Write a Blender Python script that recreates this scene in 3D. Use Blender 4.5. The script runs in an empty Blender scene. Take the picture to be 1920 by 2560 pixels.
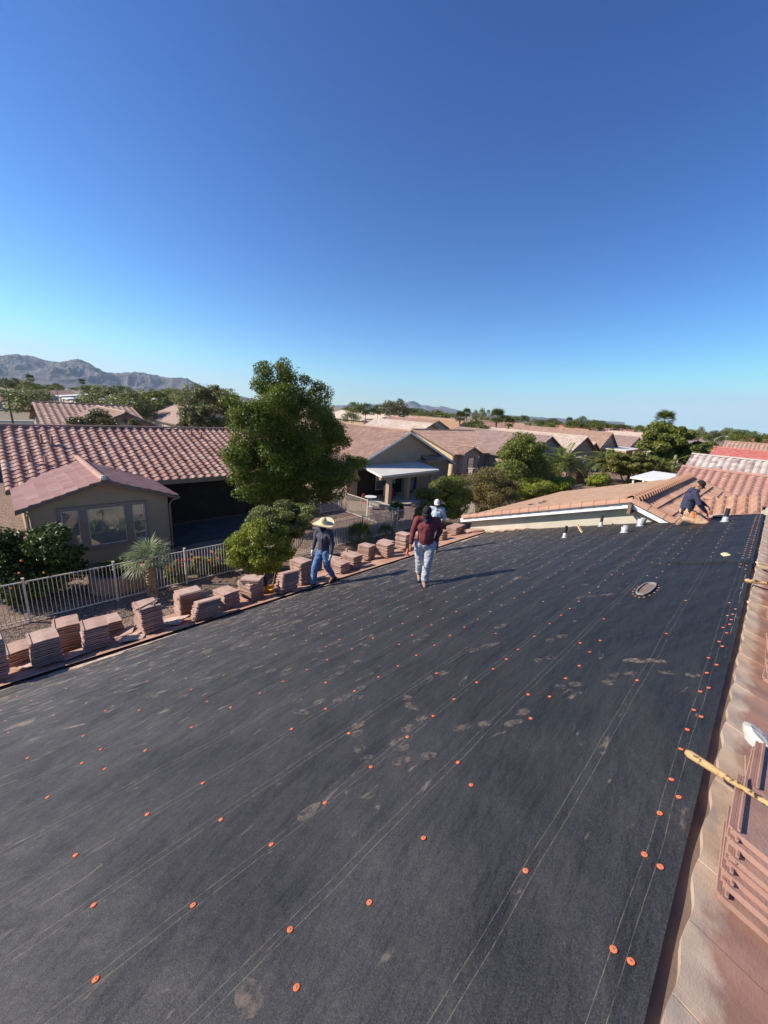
import bpy, bmesh, math, random
import numpy as np
from mathutils import Vector, Matrix, noise

# ------------------------------------------------------------------ camera, sky, sun, exposure
SC = bpy.context.scene
COL = SC.collection
CAM = np.array([0, .09, 1.92])
MR = np.array([[0.71279858, -0.69820612, 0.06653122],
               [0.13403837, 0.22871918, 0.96422054],
               [-0.68844164, -0.6783773, 0.25661711]]).T   # rows: right-hand world axes seen from the camera
cam_d = bpy.data.cameras.new("camera"); cam = bpy.data.objects.new("camera", cam_d); COL.objects.link(cam)
cam_d.sensor_fit = 'HORIZONTAL'; cam_d.sensor_width = 36; cam_d.lens = 961 / 1920 * 36
cam_d.clip_start = .05; cam_d.clip_end = 40000
m = Matrix.Identity(4)
for i in range(3):
    for j in range(3): m[i][j] = MR[i][j]
    m[i][3] = CAM[i]
cam.matrix_world = m
SC.camera = cam
SUN_AZ, SUN_EL = 139., 33.
w = bpy.data.worlds.new("World"); SC.world = w; w.use_nodes = True
wn = w.node_tree; bg = wn.nodes["Background"]
sky = wn.nodes.new("ShaderNodeTexSky"); sky.sky_type = 'NISHITA'; sky.sun_disc = False
sky.sun_elevation = math.radians(SUN_EL); sky.sun_rotation = math.radians(90 - SUN_AZ)
sky.altitude = 350; sky.air_density = 1.0; sky.dust_density = 0.; sky.ozone_density = 2.5
tint = wn.nodes.new("ShaderNodeMix"); tint.data_type = 'RGBA'; tint.blend_type = 'MULTIPLY'; tint.inputs[0].default_value = 1; tint.inputs[7].default_value = (.84, 1.08, 1.60, 1)
tint.inputs[7].default_value = tuple(c * .1177 for c in (.84, 1.08, 1.60)) + (1,)   # a clear dry desert sky: deeper overhead, pale at the horizon
sep = wn.nodes.new("ShaderNodeSeparateColor"); com = wn.nodes.new("ShaderNodeCombineColor")
wn.links.new(sky.outputs[0], tint.inputs[6]); wn.links.new(tint.outputs[2], sep.inputs[0])
for i_, (ex_, am_) in enumerate(((1.6, 1.62), (1.52, 1.40), (1.27, .90))):
    pw = wn.nodes.new("ShaderNodeMath"); pw.operation = 'POWER'; pw.inputs[1].default_value = ex_; ml_ = wn.nodes.new("ShaderNodeMath"); ml_.operation = 'MULTIPLY'; ml_.inputs[1].default_value = am_ / (1.68 * .07)
    wn.links.new(sep.outputs[i_], pw.inputs[0]); sm_ = wn.nodes.new("ShaderNodeMath"); sm_.operation = 'SMOOTH_MIN'; lim_ = (.72, 1.0, 1.12)[i_] / (1.68 * .07); sm_.inputs[1].default_value = lim_; sm_.inputs[2].default_value = lim_ * .25
    wn.links.new(pw.outputs[0], ml_.inputs[0]); wn.links.new(ml_.outputs[0], sm_.inputs[0]); wn.links.new(sm_.outputs[0], com.inputs[i_])
wn.links.new(com.outputs[0], bg.inputs[0]); bg.inputs[1].default_value = .07
sl = bpy.data.lights.new("sun", 'SUN'); sl.energy = 4.7; sl.angle = math.radians(.53); sl.color = (1, .93, .83)
so = bpy.data.objects.new("sun", sl); COL.objects.link(so)
sd = Vector((math.cos(math.radians(SUN_AZ)) * math.cos(math.radians(SUN_EL)), math.sin(math.radians(SUN_AZ)) * math.cos(math.radians(SUN_EL)), math.sin(math.radians(SUN_EL))))
so.rotation_euler = sd.to_track_quat('Z', 'Y').to_euler(); so.location = (-20, 20, 40)
SC.view_settings.view_transform = 'Standard'; SC.view_settings.look = 'None'; SC.view_settings.gamma = 1
SC.view_settings.exposure = 0.75
SC.cycles.max_bounces = 6; SC.cycles.transparent_max_bounces = 12

rnd = random.Random(7); rng = np.random.default_rng(7)
G = -5.2          # ground level; the near roof's ridge is z = 0, y = 0, running along x
T = 1 / 3         # roof pitch

def ray(x, y):
    v = MR @ np.array([x - 960, 1280 - y, -961.]); return v / np.linalg.norm(v)
def at(x, y, z):  # point of the photograph (1920 x 2560) on the level z
    r = ray(x, y); return CAM + r * (z - CAM[2]) / r[2]
def atY(x, y, Y):
    r = ray(x, y); return CAM + r * (Y - CAM[1]) / r[1]
def onroof(x, y, h=0.):  # on the felt slope z = -y/3
    r = ray(x, y); k = -(CAM[2] - h + T * CAM[1]) / (r[2] + T * r[1]); return CAM + k * r

# ------------------------------------------------------------------ materials
MATS = {}
def nt(name):
    m = bpy.data.materials.new(name); m.use_nodes = True
    n = m.node_tree; b = n.nodes["Principled BSDF"]; return m, n, b
def N(n, t, **k):
    o = n.nodes.new(t)
    for a, v in k.items():
        if a == 'ins':
            for i, x in v.items(): o.inputs[i].default_value = x
        else: setattr(o, a, v)
    return o
def ramp(n, stops, interp='LINEAR'):
    r = N(n, "ShaderNodeValToRGB"); cr = r.color_ramp; cr.interpolation = interp
    while len(cr.elements) < len(stops): cr.elements.new(.5)
    for e, (p, c) in zip(cr.elements, stops): e.position = p; e.color = (*c, 1) if len(c) == 3 else c
    return r
def mixc(n, fac, a, b, mode='MIX'):
    m = N(n, "ShaderNodeMix", data_type='RGBA', blend_type=mode)
    L = n.links
    if hasattr(fac, 'links'): L.new(fac, m.inputs[0])
    else: m.inputs[0].default_value = fac
    for s, i in ((a, 6), (b, 7)):
        if hasattr(s, 'links'): L.new(s, m.inputs[i])
        else: m.inputs[i].default_value = (*s, 1)
    return m.outputs[2]
def rough_mat(name, c1, c2, scale=6, rough=.85, bump=.3, bscale=40, spec=.3, dist=.01, c3=None, scale3=40):
    m, n, b = nt(name); L = n.links
    tc = N(n, "ShaderNodeTexCoord")
    nz = N(n, "ShaderNodeTexNoise", ins={'Scale': scale, 'Detail': 6}); L.new(tc.outputs['Object'], nz.inputs['Vector'])
    r = ramp(n, [(.35, c1), (.65, c2)]); L.new(nz.outputs[0], r.inputs[0])
    col = r.outputs[0]
    if c3:
        n3 = N(n, "ShaderNodeTexNoise", ins={'Scale': scale3, 'Detail': 3}); L.new(tc.outputs['Object'], n3.inputs['Vector'])
        r3 = ramp(n, [(.52, (0, 0, 0)), (.62, (1, 1, 1))]); L.new(n3.outputs[0], r3.inputs[0])
        col = mixc(n, r3.outputs[0], col, c3)
    L.new(col, b.inputs['Base Color'])
    b.inputs['Roughness'].default_value = rough; b.inputs['Specular IOR Level'].default_value = spec
    if bump:
        nb = N(n, "ShaderNodeTexNoise", ins={'Scale': bscale, 'Detail': 4}); L.new(tc.outputs['Object'], nb.inputs['Vector'])
        bp = N(n, "ShaderNodeBump", ins={'Strength': bump, 'Distance': dist}); L.new(nb.outputs[0], bp.inputs['Height']); L.new(bp.outputs[0], b.inputs['Normal'])
    MATS[name] = m; return m
def tile_mat(name, cols, stain=(.5, .42, .36), uvm=True, st=.35, nscale=3.0):
    """per-tile colour from the uv cell (or the object's own random number)"""
    m, n, b = nt(name); L = n.links
    tc = N(n, "ShaderNodeTexCoord")
    if uvm:
        fl = N(n, "ShaderNodeVectorMath", operation='FLOOR'); L.new(tc.outputs['UV'], fl.inputs[0])
        wn_ = N(n, "ShaderNodeTexWhiteNoise", noise_dimensions='3D'); L.new(fl.outputs[0], wn_.inputs['Vector']); val = wn_.outputs[0]
    else:
        oi = N(n, "ShaderNodeObjectInfo"); val = oi.outputs['Random']
    k = len(cols); r = ramp(n, [(i / (k - 1), c) for i, c in enumerate(cols)]); L.new(val, r.inputs[0])
    nz = N(n, "ShaderNodeTexNoise", ins={'Scale': nscale, 'Detail': 8, 'Roughness': .65}); L.new(tc.outputs['Object'], nz.inputs['Vector'])
    r2 = ramp(n, [(.42, (0, 0, 0)), (.7, (1, 1, 1))]); L.new(nz.outputs[0], r2.inputs[0])
    mm = N(n, "ShaderNodeMath", operation='MULTIPLY', ins={1: st}); L.new(r2.outputs[0], mm.inputs[0])
    L.new(mixc(n, mm.outputs[0], r.outputs[0], stain), b.inputs['Base Color'])
    b.inputs['Roughness'].default_value = .8; b.inputs['Specular IOR Level'].default_value = .3
    nb = N(n, "ShaderNodeTexNoise", ins={'Scale': 60, 'Detail': 4}); L.new(tc.outputs['Object'], nb.inputs['Vector'])
    bp = N(n, "ShaderNodeBump", ins={'Strength': .35, 'Distance': .006}); L.new(nb.outputs[0], bp.inputs['Height']); L.new(bp.outputs[0], b.inputs['Normal'])
    MATS[name] = m; return m
def leaf_mat(name, cols, trans=.25, rough=.5, spec=.35):
    m, n, b = nt(name); L = n.links
    g = N(n, "ShaderNodeNewGeometry"); k = len(cols)
    r = ramp(n, [(i / (k - 1), c) for i, c in enumerate(cols)]); L.new(g.outputs['Random Per Island'], r.inputs[0])
    tc = N(n, "ShaderNodeTexCoord"); nz = N(n, "ShaderNodeTexNoise", ins={'Scale': .9, 'Detail': 2}); L.new(tc.outputs['Object'], nz.inputs['Vector'])
    r2 = ramp(n, [(.3, (.65, .7, .65)), (.7, (1.25, 1.2, 1.0))]); L.new(nz.outputs[0], r2.inputs[0])
    c = mixc(n, 1., r.outputs[0], r2.outputs[0], 'MULTIPLY')
    L.new(c, b.inputs['Base Color']); b.inputs['Roughness'].default_value = rough; b.inputs['Specular IOR Level'].default_value = spec
    tr = N(n, "ShaderNodeBsdfTranslucent"); L.new(c, tr.inputs[0])
    mx = N(n, "ShaderNodeMixShader", ins={0: trans}); L.new(b.outputs[0], mx.inputs[1]); L.new(tr.outputs[0], mx.inputs[2])
    L.new(mx.outputs[0], n.nodes["Material Output"].inputs[0])
    MATS[name] = m; return m
def flat(name, c, rough=.6, metal=0, spec=.4, c2=None, scale=12, bump=.1):
    m = rough_mat(name, c, c2 or tuple(x * .86 for x in c), scale, rough, bump, 60, spec, .004)
    m.node_tree.nodes["Principled BSDF"].inputs['Metallic'].default_value = metal; return m

rough_mat('gravel', (.2, .135, .1), (.36, .26, .195), 9, .95, 1., 26, .1, .04, (.10, .065, .05), 22)
rough_mat('far_ground', (.20, .16, .11), (.30, .24, .17), .02, .95, 0, 1, .1)
rough_mat('asphalt', (.05, .05, .05), (.075, .072, .07), 1.5, .9, .3, 80)
rough_mat('concrete', (.36, .32, .27), (.46, .42, .36), 1.5, .85, .3, 60)
rough_mat('stucco', (.36, .265, .175), (.40, .30, .20), 1.2, .9, .45, 55, .15, .008)
rough_mat('stucco_pink', (.34, .26, .22), (.38, .30, .25), 1.2, .9, .3, 55, .15, .008)
rough_mat('stucco_cream', (.46, .41, .32), (.54, .48, .38), 2, .92, .8, 45, .15, .012)
rough_mat('stucco_sunlit', (.50, .37, .22), (.56, .43, .27), 2, .9, .3, 45, .15, .008)
rough_mat('trim_brown', (.17, .115, .09), (.20, .14, .11), 3, .8, .2, 60)
rough_mat('trim_tan', (.25, .185, .145), (.29, .22, .175), 3, .8, .2, 60)
rough_mat('white_paint', (.72, .70, .66), (.80, .78, .74), 2, .6, .1, 30)
rough_mat('patio_cover', (.60, .555, .49), (.68, .63, .56), .8, .55, .1, 30)
rough_mat('patio_shade', (.03, .026, .022), (.045, .038, .032), 2, .9, 0, 30)
rough_mat('block_wall', (.26, .15, .11), (.33, .20, .15), 2, .9, .4, 30)
rough_mat('planter_block', (.30, .20, .13), (.40, .28, .19), 5, .9, .6, 20, .2, .02)
rough_mat('bark', (.16, .11, .075), (.30, .22, .15), 8, .95, .8, 30, .1, .02)
rough_mat('bark_pale', (.36, .27, .20), (.48, .38, .28), 8, .95, .5, 30, .1, .01)
rough_mat('palm_bark', (.22, .14, .08), (.42, .29, .17), 10, .95, 1, 18, .1, .03)
rough_mat('wood', (.42, .24, .10), (.56, .36, .17), 14, .7, .3, 60, .3, .004, (.03, .02, .012), 26)
rough_mat('new_wood', (.50, .34, .18), (.62, .45, .26), 14, .7, .3, 60)
rough_mat('old_paper', (.42, .30, .20), (.58, .45, .32), 5, .85, .6, 30, .2, .01, (.22, .17, .15), 9)
rough_mat('mortar', (.50, .45, .38), (.64, .58, .50), 10, .95, 1, 30, .1, .01)
rough_mat('fence_paint', (.55, .50, .43), (.62, .57, .50), 5, .5, .05, 60)
rough_mat('flat_roof', (.56, .56, .54), (.66, .66, .64), .3, .8, .1, 5)
tile_mat('tile_terracotta', [(.28, .13, .10), (.42, .24, .185), (.38, .19, .14), (.49, .32, .25), (.33, .16, .125)], (.20, .12, .10), st=.4, nscale=.9)
tile_mat('tile_pinkflat', [(.38, .20, .17), (.46, .265, .23), (.41, .225, .19), (.50, .31, .265)], (.28, .16, .14), st=.3, nscale=1)
tile_mat('tile_salmon', [(.34, .20, .145), (.44, .28, .21), (.38, .235, .17), (.49, .34, .26)], (.30, .19, .15), st=.4, nscale=.6)
tile_mat('tile_pale', [(.50, .38, .29), (.66, .54, .43), (.58, .45, .36), (.70, .60, .5)], (.40, .27, .2), st=.4, nscale=.7)
tile_mat('tile_check', [(.56, .49, .43), (.30, .19, .175), (.54, .47, .41), (.38, .28, .25), (.58, .52, .46)], (.6, .5, .44), st=.2)
tile_mat('tile_red', [(.42, .11, .09), (.52, .18, .14), (.46, .13, .11), (.56, .22, .18)], (.60, .30, .26), st=.3, nscale=4)
tile_mat('tile_brown', [(.30, .20, .16), (.42, .30, .25), (.36, .24, .2), (.46, .34, .28)], (.24, .16, .14), st=.4, nscale=.8)
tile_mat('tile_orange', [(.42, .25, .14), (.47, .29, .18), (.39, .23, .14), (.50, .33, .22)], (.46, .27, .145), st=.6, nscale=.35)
tile_mat('tile_pinkS', [(.38, .19, .145), (.44, .245, .19), (.40, .215, .165), (.47, .28, .22)], (.26, .135, .11), st=.25, nscale=1)
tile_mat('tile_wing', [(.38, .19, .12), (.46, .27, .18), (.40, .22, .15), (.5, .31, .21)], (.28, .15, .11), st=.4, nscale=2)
tile_mat('tile_loose', [(.44, .28, .21), (.54, .37, .29), (.38, .23, .175), (.58, .42, .33)], (.30, .165, .125), uvm=False, st=.6, nscale=5)
tile_mat('tile_worn', [(.34, .185, .14), (.41, .24, .185), (.37, .205, .155), (.45, .275, .215)], (.24, .13, .10), uvm=False, st=.6, nscale=9)
tile_mat('tile_near', [(.33, .17, .13), (.40, .22, .17), (.35, .19, .15), (.43, .25, .19)], (.47, .32, .24), st=.55, nscale=7)

def felt_material():
    m, n, b = nt('felt'); L = n.links
    tc = N(n, "ShaderNodeTexCoord"); O = tc.outputs['Object']
    fine = N(n, "ShaderNodeTexNoise", ins={'Scale': 170, 'Detail': 3}); L.new(O, fine.inputs['Vector'])
    big = N(n, "ShaderNodeTexNoise", ins={'Scale': .9, 'Detail': 5, 'Roughness': .6}); L.new(O, big.inputs['Vector'])
    r = ramp(n, [(.3, (.005, .0053, .0062)), (.5, (.0098, .0102, .0118)), (.72, (.032, .0315, .033))]); L.new(fine.outputs[0], r.inputs[0])
    rb = ramp(n, [(.4, (0, 0, 0)), (.75, (1, 1, 1))]); L.new(big.outputs[0], rb.inputs[0])
    sx0 = N(n, "ShaderNodeSeparateXYZ"); L.new(O, sx0.inputs[0])
    # sun sheen painted in as a greyer base colour towards low x
    mx0 = N(n, "ShaderNodeMapRange", ins={1: -.5, 2: -6.5, 3: .06, 4: 1.}); L.new(sx0.outputs[0], mx0.inputs[0])
    ad0 = N(n, "ShaderNodeMath", operation='MULTIPLY_ADD', ins={1: .6, 2: .35}); L.new(rb.outputs[0], ad0.inputs[0])
    mu = N(n, "ShaderNodeMath", operation='MULTIPLY'); L.new(ad0.outputs[0], mu.inputs[0]); L.new(mx0.outputs[0], mu.inputs[1])
    gr = ramp(n, [(.3, (.045, .042, .041)), (.7, (.115, .106, .102))]); L.new(fine.outputs[0], gr.inputs[0])
    c = mixc(n, mu.outputs[0], r.outputs[0], gr.outputs[0])
    # tan dust: streaks along the eave, thick towards it
    mp = N(n, "ShaderNodeMapping", ins={'Scale': (1.1, 3.2, 1)}); L.new(O, mp.inputs['Vector'])
    du = N(n, "ShaderNodeTexNoise", ins={'Scale': 3.1, 'Detail': 7, 'Roughness': .62, 'Distortion': .6}); L.new(mp.outputs[0], du.inputs['Vector'])
    sx = N(n, "ShaderNodeSeparateXYZ"); L.new(O, sx.inputs[0])
    mr = N(n, "ShaderNodeMapRange", ins={1: 2.2, 2: 7.0, 3: .0, 4: .135}); L.new(sx.outputs[1], mr.inputs[0])
    ad = N(n, "ShaderNodeMath", operation='ADD'); L.new(du.outputs[0], ad.inputs[0]); L.new(mr.outputs[0], ad.inputs[1])
    rd = ramp(n, [(.655, (0, 0, 0)), (.76, (1, 1, 1))]); L.new(ad.outputs[0], rd.inputs[0])
    mu2 = N(n, "ShaderNodeMath", operation='MULTIPLY', ins={1: .75}); L.new(rd.outputs[0], mu2.inputs[0])
    c = mixc(n, mu2.outputs[0], c, (.25, .19, .145))
    # broad pale dust veil low on the slope
    vn = N(n, "ShaderNodeTexNoise", ins={'Scale': 1.6, 'Detail': 4}); L.new(O, vn.inputs['Vector'])
    mv = N(n, "ShaderNodeMapRange", ins={1: 1., 2: 7.0, 3: 0, 4: .34}); L.new(sx.outputs[1], mv.inputs[0])
    mv2 = N(n, "ShaderNodeMath", operation='MULTIPLY'); L.new(mv.outputs[0], mv2.inputs[0]); L.new(vn.outputs[0], mv2.inputs[1])
    c = mixc(n, mv2.outputs[0], c, (.17, .15, .135))
    # printed double guide lines along the slope
    wob = N(n, "ShaderNodeTexNoise", ins={'Scale': .8, 'Detail': 2}); L.new(O, wob.inputs['Vector'])
    wo = N(n, "ShaderNodeMath", operation='MULTIPLY_ADD', ins={1: .05, 2: -.025}); L.new(wob.outputs[0], wo.inputs[0])
    yy = N(n, "ShaderNodeMath", operation='ADD'); L.new(sx.outputs[1], yy.inputs[0]); L.new(wo.outputs[0], yy.inputs[1])
    tot = None
    for y0 in (.075, .46, 1.145, 1.6, 2.055, 2.465, 2.95, 3.38, 3.8, 4.27, 4.7, 5.18, 5.62, 6.1, 6.55):
        for d in (-.024, .024):
            s = N(n, "ShaderNodeMath", operation='SUBTRACT', ins={1: y0 + d}); L.new(yy.outputs[0], s.inputs[0])
            a = N(n, "ShaderNodeMath", operation='ABSOLUTE'); L.new(s.outputs[0], a.inputs[0])
            l = N(n, "ShaderNodeMath", operation='LESS_THAN', ins={1: .0013 + .00035 * y0}); L.new(a.outputs[0], l.inputs[0])
            if tot is None: tot = l
            else:
                t2 = N(n, "ShaderNodeMath", operation='MAXIMUM'); L.new(tot.outputs[0], t2.inputs[0]); L.new(l.outputs[0], t2.inputs[1]); tot = t2
    dash = N(n, "ShaderNodeTexNoise", ins={'Scale': 30, 'Detail': 3}); L.new(O, dash.inputs['Vector'])
    rdash = ramp(n, [(.30, (.05, .05, .05)), (.60, (.40, .40, .40))]); L.new(dash.outputs[0], rdash.inputs[0])
    ml = N(n, "ShaderNodeMath", operation='MULTIPLY'); L.new(tot.outputs[0], ml.inputs[0]); L.new(rdash.outputs[0], ml.inputs[1])
    c = mixc(n, ml.outputs[0], c, (.30, .255, .18))
    L.new(c, b.inputs['Base Color']); b.inputs['Roughness'].default_value = .62; b.inputs['Specular IOR Level'].default_value = .45
    b.inputs['Specular Tint'].default_value = (1, .96, .93, 1)
    mpw = N(n, "ShaderNodeMapping", ins={'Scale': (.8, 2.2, 1)}); L.new(O, mpw.inputs['Vector'])
    bw = N(n, "ShaderNodeTexNoise", ins={'Scale': 2.2, 'Detail': 5}); L.new(mpw.outputs[0], bw.inputs['Vector'])
    b1 = N(n, "ShaderNodeBump", ins={'Strength': .8, 'Distance': .09}); L.new(bw.outputs[0], b1.inputs['Height'])
    b2 = N(n, "ShaderNodeBump", ins={'Strength': .5, 'Distance': .003}); L.new(fine.outputs[0], b2.inputs['Height']); L.new(b1.outputs[0], b2.inputs['Normal'])
    L.new(b2.outputs[0], b.inputs['Normal']); MATS['felt'] = m
felt_material()
def dust_mat():
    m, n, b = nt('dust'); L = n.links
    tc = N(n, "ShaderNodeTexCoord"); b.inputs['Base Color'].default_value = (.27, .205, .165, 1); b.inputs['Roughness'].default_value = .95
    wv = N(n, "ShaderNodeTexWave", wave_type='BANDS', ins={'Scale': 9, 'Distortion': 1.2, 'Detail': 2}); L.new(tc.outputs['UV'], wv.inputs['Vector'])
    nz = N(n, "ShaderNodeTexNoise", ins={'Scale': 22, 'Detail': 5}); L.new(tc.outputs['Object'], nz.inputs['Vector'])
    r = ramp(n, [(.40, (0, 0, 0)), (.62, (1, 1, 1))]); L.new(nz.outputs[0], r.inputs[0])
    r2 = ramp(n, [(.35, (.25, .25, .25)), (.6, (1, 1, 1))]); L.new(wv.outputs[0], r2.inputs[0])
    mu = N(n, "ShaderNodeMath", operation='MULTIPLY'); L.new(r.outputs[0], mu.inputs[0]); L.new(r2.outputs[0], mu.inputs[1])
    mu2 = N(n, "ShaderNodeMath", operation='MULTIPLY', ins={1: .55}); L.new(mu.outputs[0], mu2.inputs[0]); L.new(mu2.outputs[0], b.inputs['Alpha']); MATS['dust'] = m
dust_mat()
flat('cap_glare', (.74, .29, .19), .8); flat('cap_orange', (.86, .17, .06), .75, spec=.15); flat('steel', (.25, .22, .2), .6, .5); flat('lead', (.40, .40, .40), .55, .2)
flat('pipe_black', (.03, .03, .032), .4); flat('black_rubber', (.02, .02, .02), .6); flat('galv', (.36, .35, .32), .5, .4)
flat('skin', (.36, .19, .12), .55, c2=(.33, .165, .10)); flat('maroon', (.17, .035, .04), .9, c2=(.14, .028, .033)); flat('navy', (.035, .04, .075), .9)
flat('charcoal_shirt', (.065, .065, .085), .9); flat('grey_shirt', (.50, .54, .58), .9); flat('grey_pants', (.44, .43, .45), .9, c2=(.36, .355, .38)); flat('dark_pants', (.09, .1, .11), .9)
flat('jeans', (.13, .21, .36), .9, c2=(.07, .12, .24), scale=9); flat('tan_pants', (.50, .32, .19), .9, c2=(.44, .27, .16)); flat('black_cloth', (.014, .014, .016), .9); flat('purple_cloth', (.03, .02, .05), .9, c2=(.012, .010, .02), scale=30)
flat('boot', (.28, .19, .14), .8, c2=(.2, .14, .11)); flat('brown_boot', (.09, .06, .045), .8); flat('white_cloth', (.74, .72, .68), .8); flat('straw', (.78, .62, .36), .8, c2=(.6, .44, .22), scale=25, bump=.5)
flat('orange_cloth', (.75, .16, .05), .8); flat('red_handle', (.55, .05, .04), .5); flat('hair', (.012, .01, .009), .6); flat('tool_yellow', (.75, .32, .03), .45)
flat('flower_orange', (.85, .20, .03), .6); flat('flower_red', (.6, .03, .02), .6); flat('curtain', (.55, .52, .46), .9); flat('plastic_white', (.75, .75, .72), .4)
g_, n_, b_ = nt('window_glass'); b_.inputs['Base Color'].default_value = (.36, .40, .35, 1); b_.inputs['Roughness'].default_value = .05; b_.inputs['Specular IOR Level'].default_value = .9; b_.inputs['Metallic'].default_value = .6; MATS['window_glass'] = g_
g_, n_, b_ = nt('solar_glass'); b_.inputs['Base Color'].default_value = (.01, .015, .03, 1); b_.inputs['Roughness'].default_value = .15; MATS['solar_glass'] = g_
leaf_mat('leaf_big', [(0.222, 0.221, 0.043), (0.076, 0.119, 0.022), (0.169, 0.220, 0.031), (0.101, 0.143, 0.024), (0.287, 0.287, 0.045)], .42)
leaf_mat('leaf_citrus', [(0.034, 0.065, 0.010), (0.085, 0.122, 0.016), (0.056, 0.090, 0.014)], .12, .5, .35)
leaf_mat('leaf_lime', [(.17, .22, .02), (.26, .30, .035), (.31, .32, .05), (.13, .18, .02)], .3)
leaf_mat('leaf_hedge', [(0.113, 0.138, 0.041), (0.189, 0.212, 0.070), (0.282, 0.276, 0.098)])
leaf_mat('leaf_dark', [(0.056, 0.081, 0.018), (0.104, 0.130, 0.026), (0.160, 0.170, 0.034)])
leaf_mat('leaf_mid', [(0.104, 0.130, 0.026), (0.170, 0.187, 0.034), (0.226, 0.227, 0.046)])
leaf_mat('leaf_tan', [(0.196, 0.138, 0.052), (0.161, 0.149, 0.040), (0.276, 0.196, 0.092), (0.115, 0.127, 0.034)])
leaf_mat('leaf_sage', [(.16, .18, .07), (.22, .23, .10), (.28, .28, .13), (.12, .14, .055)], .35)
leaf_mat('leaf_greygreen', [(0.113, 0.122, 0.052), (0.170, 0.162, 0.075), (0.226, 0.212, 0.098)])
leaf_mat('leaf_eucalypt', [(0.138, 0.127, 0.052), (0.196, 0.167, 0.075), (0.115, 0.115, 0.046)])
leaf_mat('leaf_palm', [(0.116, 0.145, 0.043), (0.189, 0.217, 0.065), (0.246, 0.268, 0.102)])
leaf_mat('leaf_fanpalm', [(0.232, 0.261, 0.145), (0.348, 0.377, 0.232), (0.160, 0.189, 0.087)])
leaf_mat('leaf_olive', [(0.122, 0.122, 0.026), (0.189, 0.170, 0.034), (0.094, 0.097, 0.021)])

# ------------------------------------------------------------------ mesh and object helpers
class MB:
    def __init__(s): s.v = []; s.f = []; s.uv = []
    def quad(s, *p):
        i = len(s.v); s.v += [tuple(map(float, q)) for q in p]; s.f.append(tuple(range(i, i + len(p)))); return s
    def box(s, c, d, R=None):
        cx, cy, cz = c; a, b, h = d[0] / 2, d[1] / 2, d[2] / 2; i = len(s.v)
        for x, y, z in ((-a, -b, -h), (a, -b, -h), (a, b, -h), (-a, b, -h), (-a, -b, h), (a, -b, h), (a, b, h), (-a, b, h)):
            p = Vector((x, y, z))
            if R is not None: p = R @ p
            s.v.append((p.x + cx, p.y + cy, p.z + cz))
        for q in ((0, 3, 2, 1), (4, 5, 6, 7), (0, 1, 5, 4), (1, 2, 6, 5), (2, 3, 7, 6), (3, 0, 4, 7)): s.f.append(tuple(i + k for k in q))
        return s
    def tube(s, pts, rad, n=8, cap=True):
        pts = [Vector(p) for p in pts]; rings = []
        for k, p in enumerate(pts):
            d = (pts[min(k + 1, len(pts) - 1)] - pts[max(k - 1, 0)]).normalized()
            a = d.cross(Vector((0, 0, 1)) if abs(d.z) < .9 else Vector((1, 0, 0))).normalized(); b = d.cross(a)
            r = rad[k] if isinstance(rad, (list, tuple)) else rad
            i = len(s.v)
            for t in range(n):
                an = 2 * math.pi * t / n; q = p + (a * math.cos(an) + b * math.sin(an)) * r; s.v.append(tuple(q))
            rings.append(i)
        for a_, b_ in zip(rings, rings[1:]):
            for t in range(n): s.f.append((a_ + t, a_ + (t + 1) % n, b_ + (t + 1) % n, b_ + t))
        if cap: s.f.append(tuple(rings[0] + t for t in range(n))[::-1]); s.f.append(tuple(rings[-1] + t for t in range(n)))
        return s
    def lathe(s, prof, c=(0, 0, 0), n=24, warp=None):
        i = len(s.v)
        for r, z in prof:
            for t in range(n):
                a = 2 * math.pi * t / n; x, y = r * math.cos(a), r * math.sin(a); zz = z + (warp(a, r) if warp else 0)
                s.v.append((c[0] + x, c[1] + y, c[2] + zz))
        for k in range(len(prof) - 1):
            for t in range(n): s.f.append((i + k * n + t, i + k * n + (t + 1) % n, i + (k + 1) * n + (t + 1) % n, i + (k + 1) * n + t))
        return s
    def mesh(s, name, mat, smooth=False, off=(0, 0, 0)):
        me = bpy.data.meshes.new(name)
        me.from_pydata([(x - off[0], y - off[1], z - off[2]) for x, y, z in s.v], [], s.f)
        if mat: me.materials.append(MATS[mat])
        if smooth: me.shade_smooth()
        return me
def npmesh(name, V, F, mat, uv=None, smooth=False):
    me = bpy.data.meshes.new(name); V = np.asarray(V, np.float32); F = np.asarray(F, np.int32); k = F.shape[1]
    me.vertices.add(len(V)); me.vertices.foreach_set('co', V.ravel()); me.loops.add(F.size); me.loops.foreach_set('vertex_index', F.ravel())
    me.polygons.add(len(F)); me.polygons.foreach_set('loop_start', np.arange(0, F.size, k, dtype=np.int32)); me.polygons.foreach_set('loop_total', np.full(len(F), k, np.int32))
    if smooth: me.polygons.foreach_set('use_smooth', np.ones(len(F), bool))
    me.update(calc_edges=True)
    if uv is not None:
        l = me.uv_layers.new(name='UVMap'); l.data.foreach_set('uv', np.asarray(uv, np.float32)[F.ravel()].ravel())
    if mat: me.materials.append(MATS[mat])
    if not smooth: me.shade_flat()
    return me
def tag(o, label=None, cat=None, group=None, kind=None):
    if label: o['label'] = label
    if cat: o['category'] = cat
    if group: o['group'] = group
    if kind: o['kind'] = kind
    return o
def thing(name, loc, label, cat, group=None, rz=0):
    o = bpy.data.objects.new(name, None); o.empty_display_size = .2; COL.objects.link(o); o.location = loc; o.rotation_euler = (0, 0, rz)
    return tag(o, label, cat, group)
def ob(name, me, parent=None, loc=(0, 0, 0)):
    o = bpy.data.objects.new(name, me); COL.objects.link(o); o.location = loc
    if parent: o.parent = parent
    return o
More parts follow.
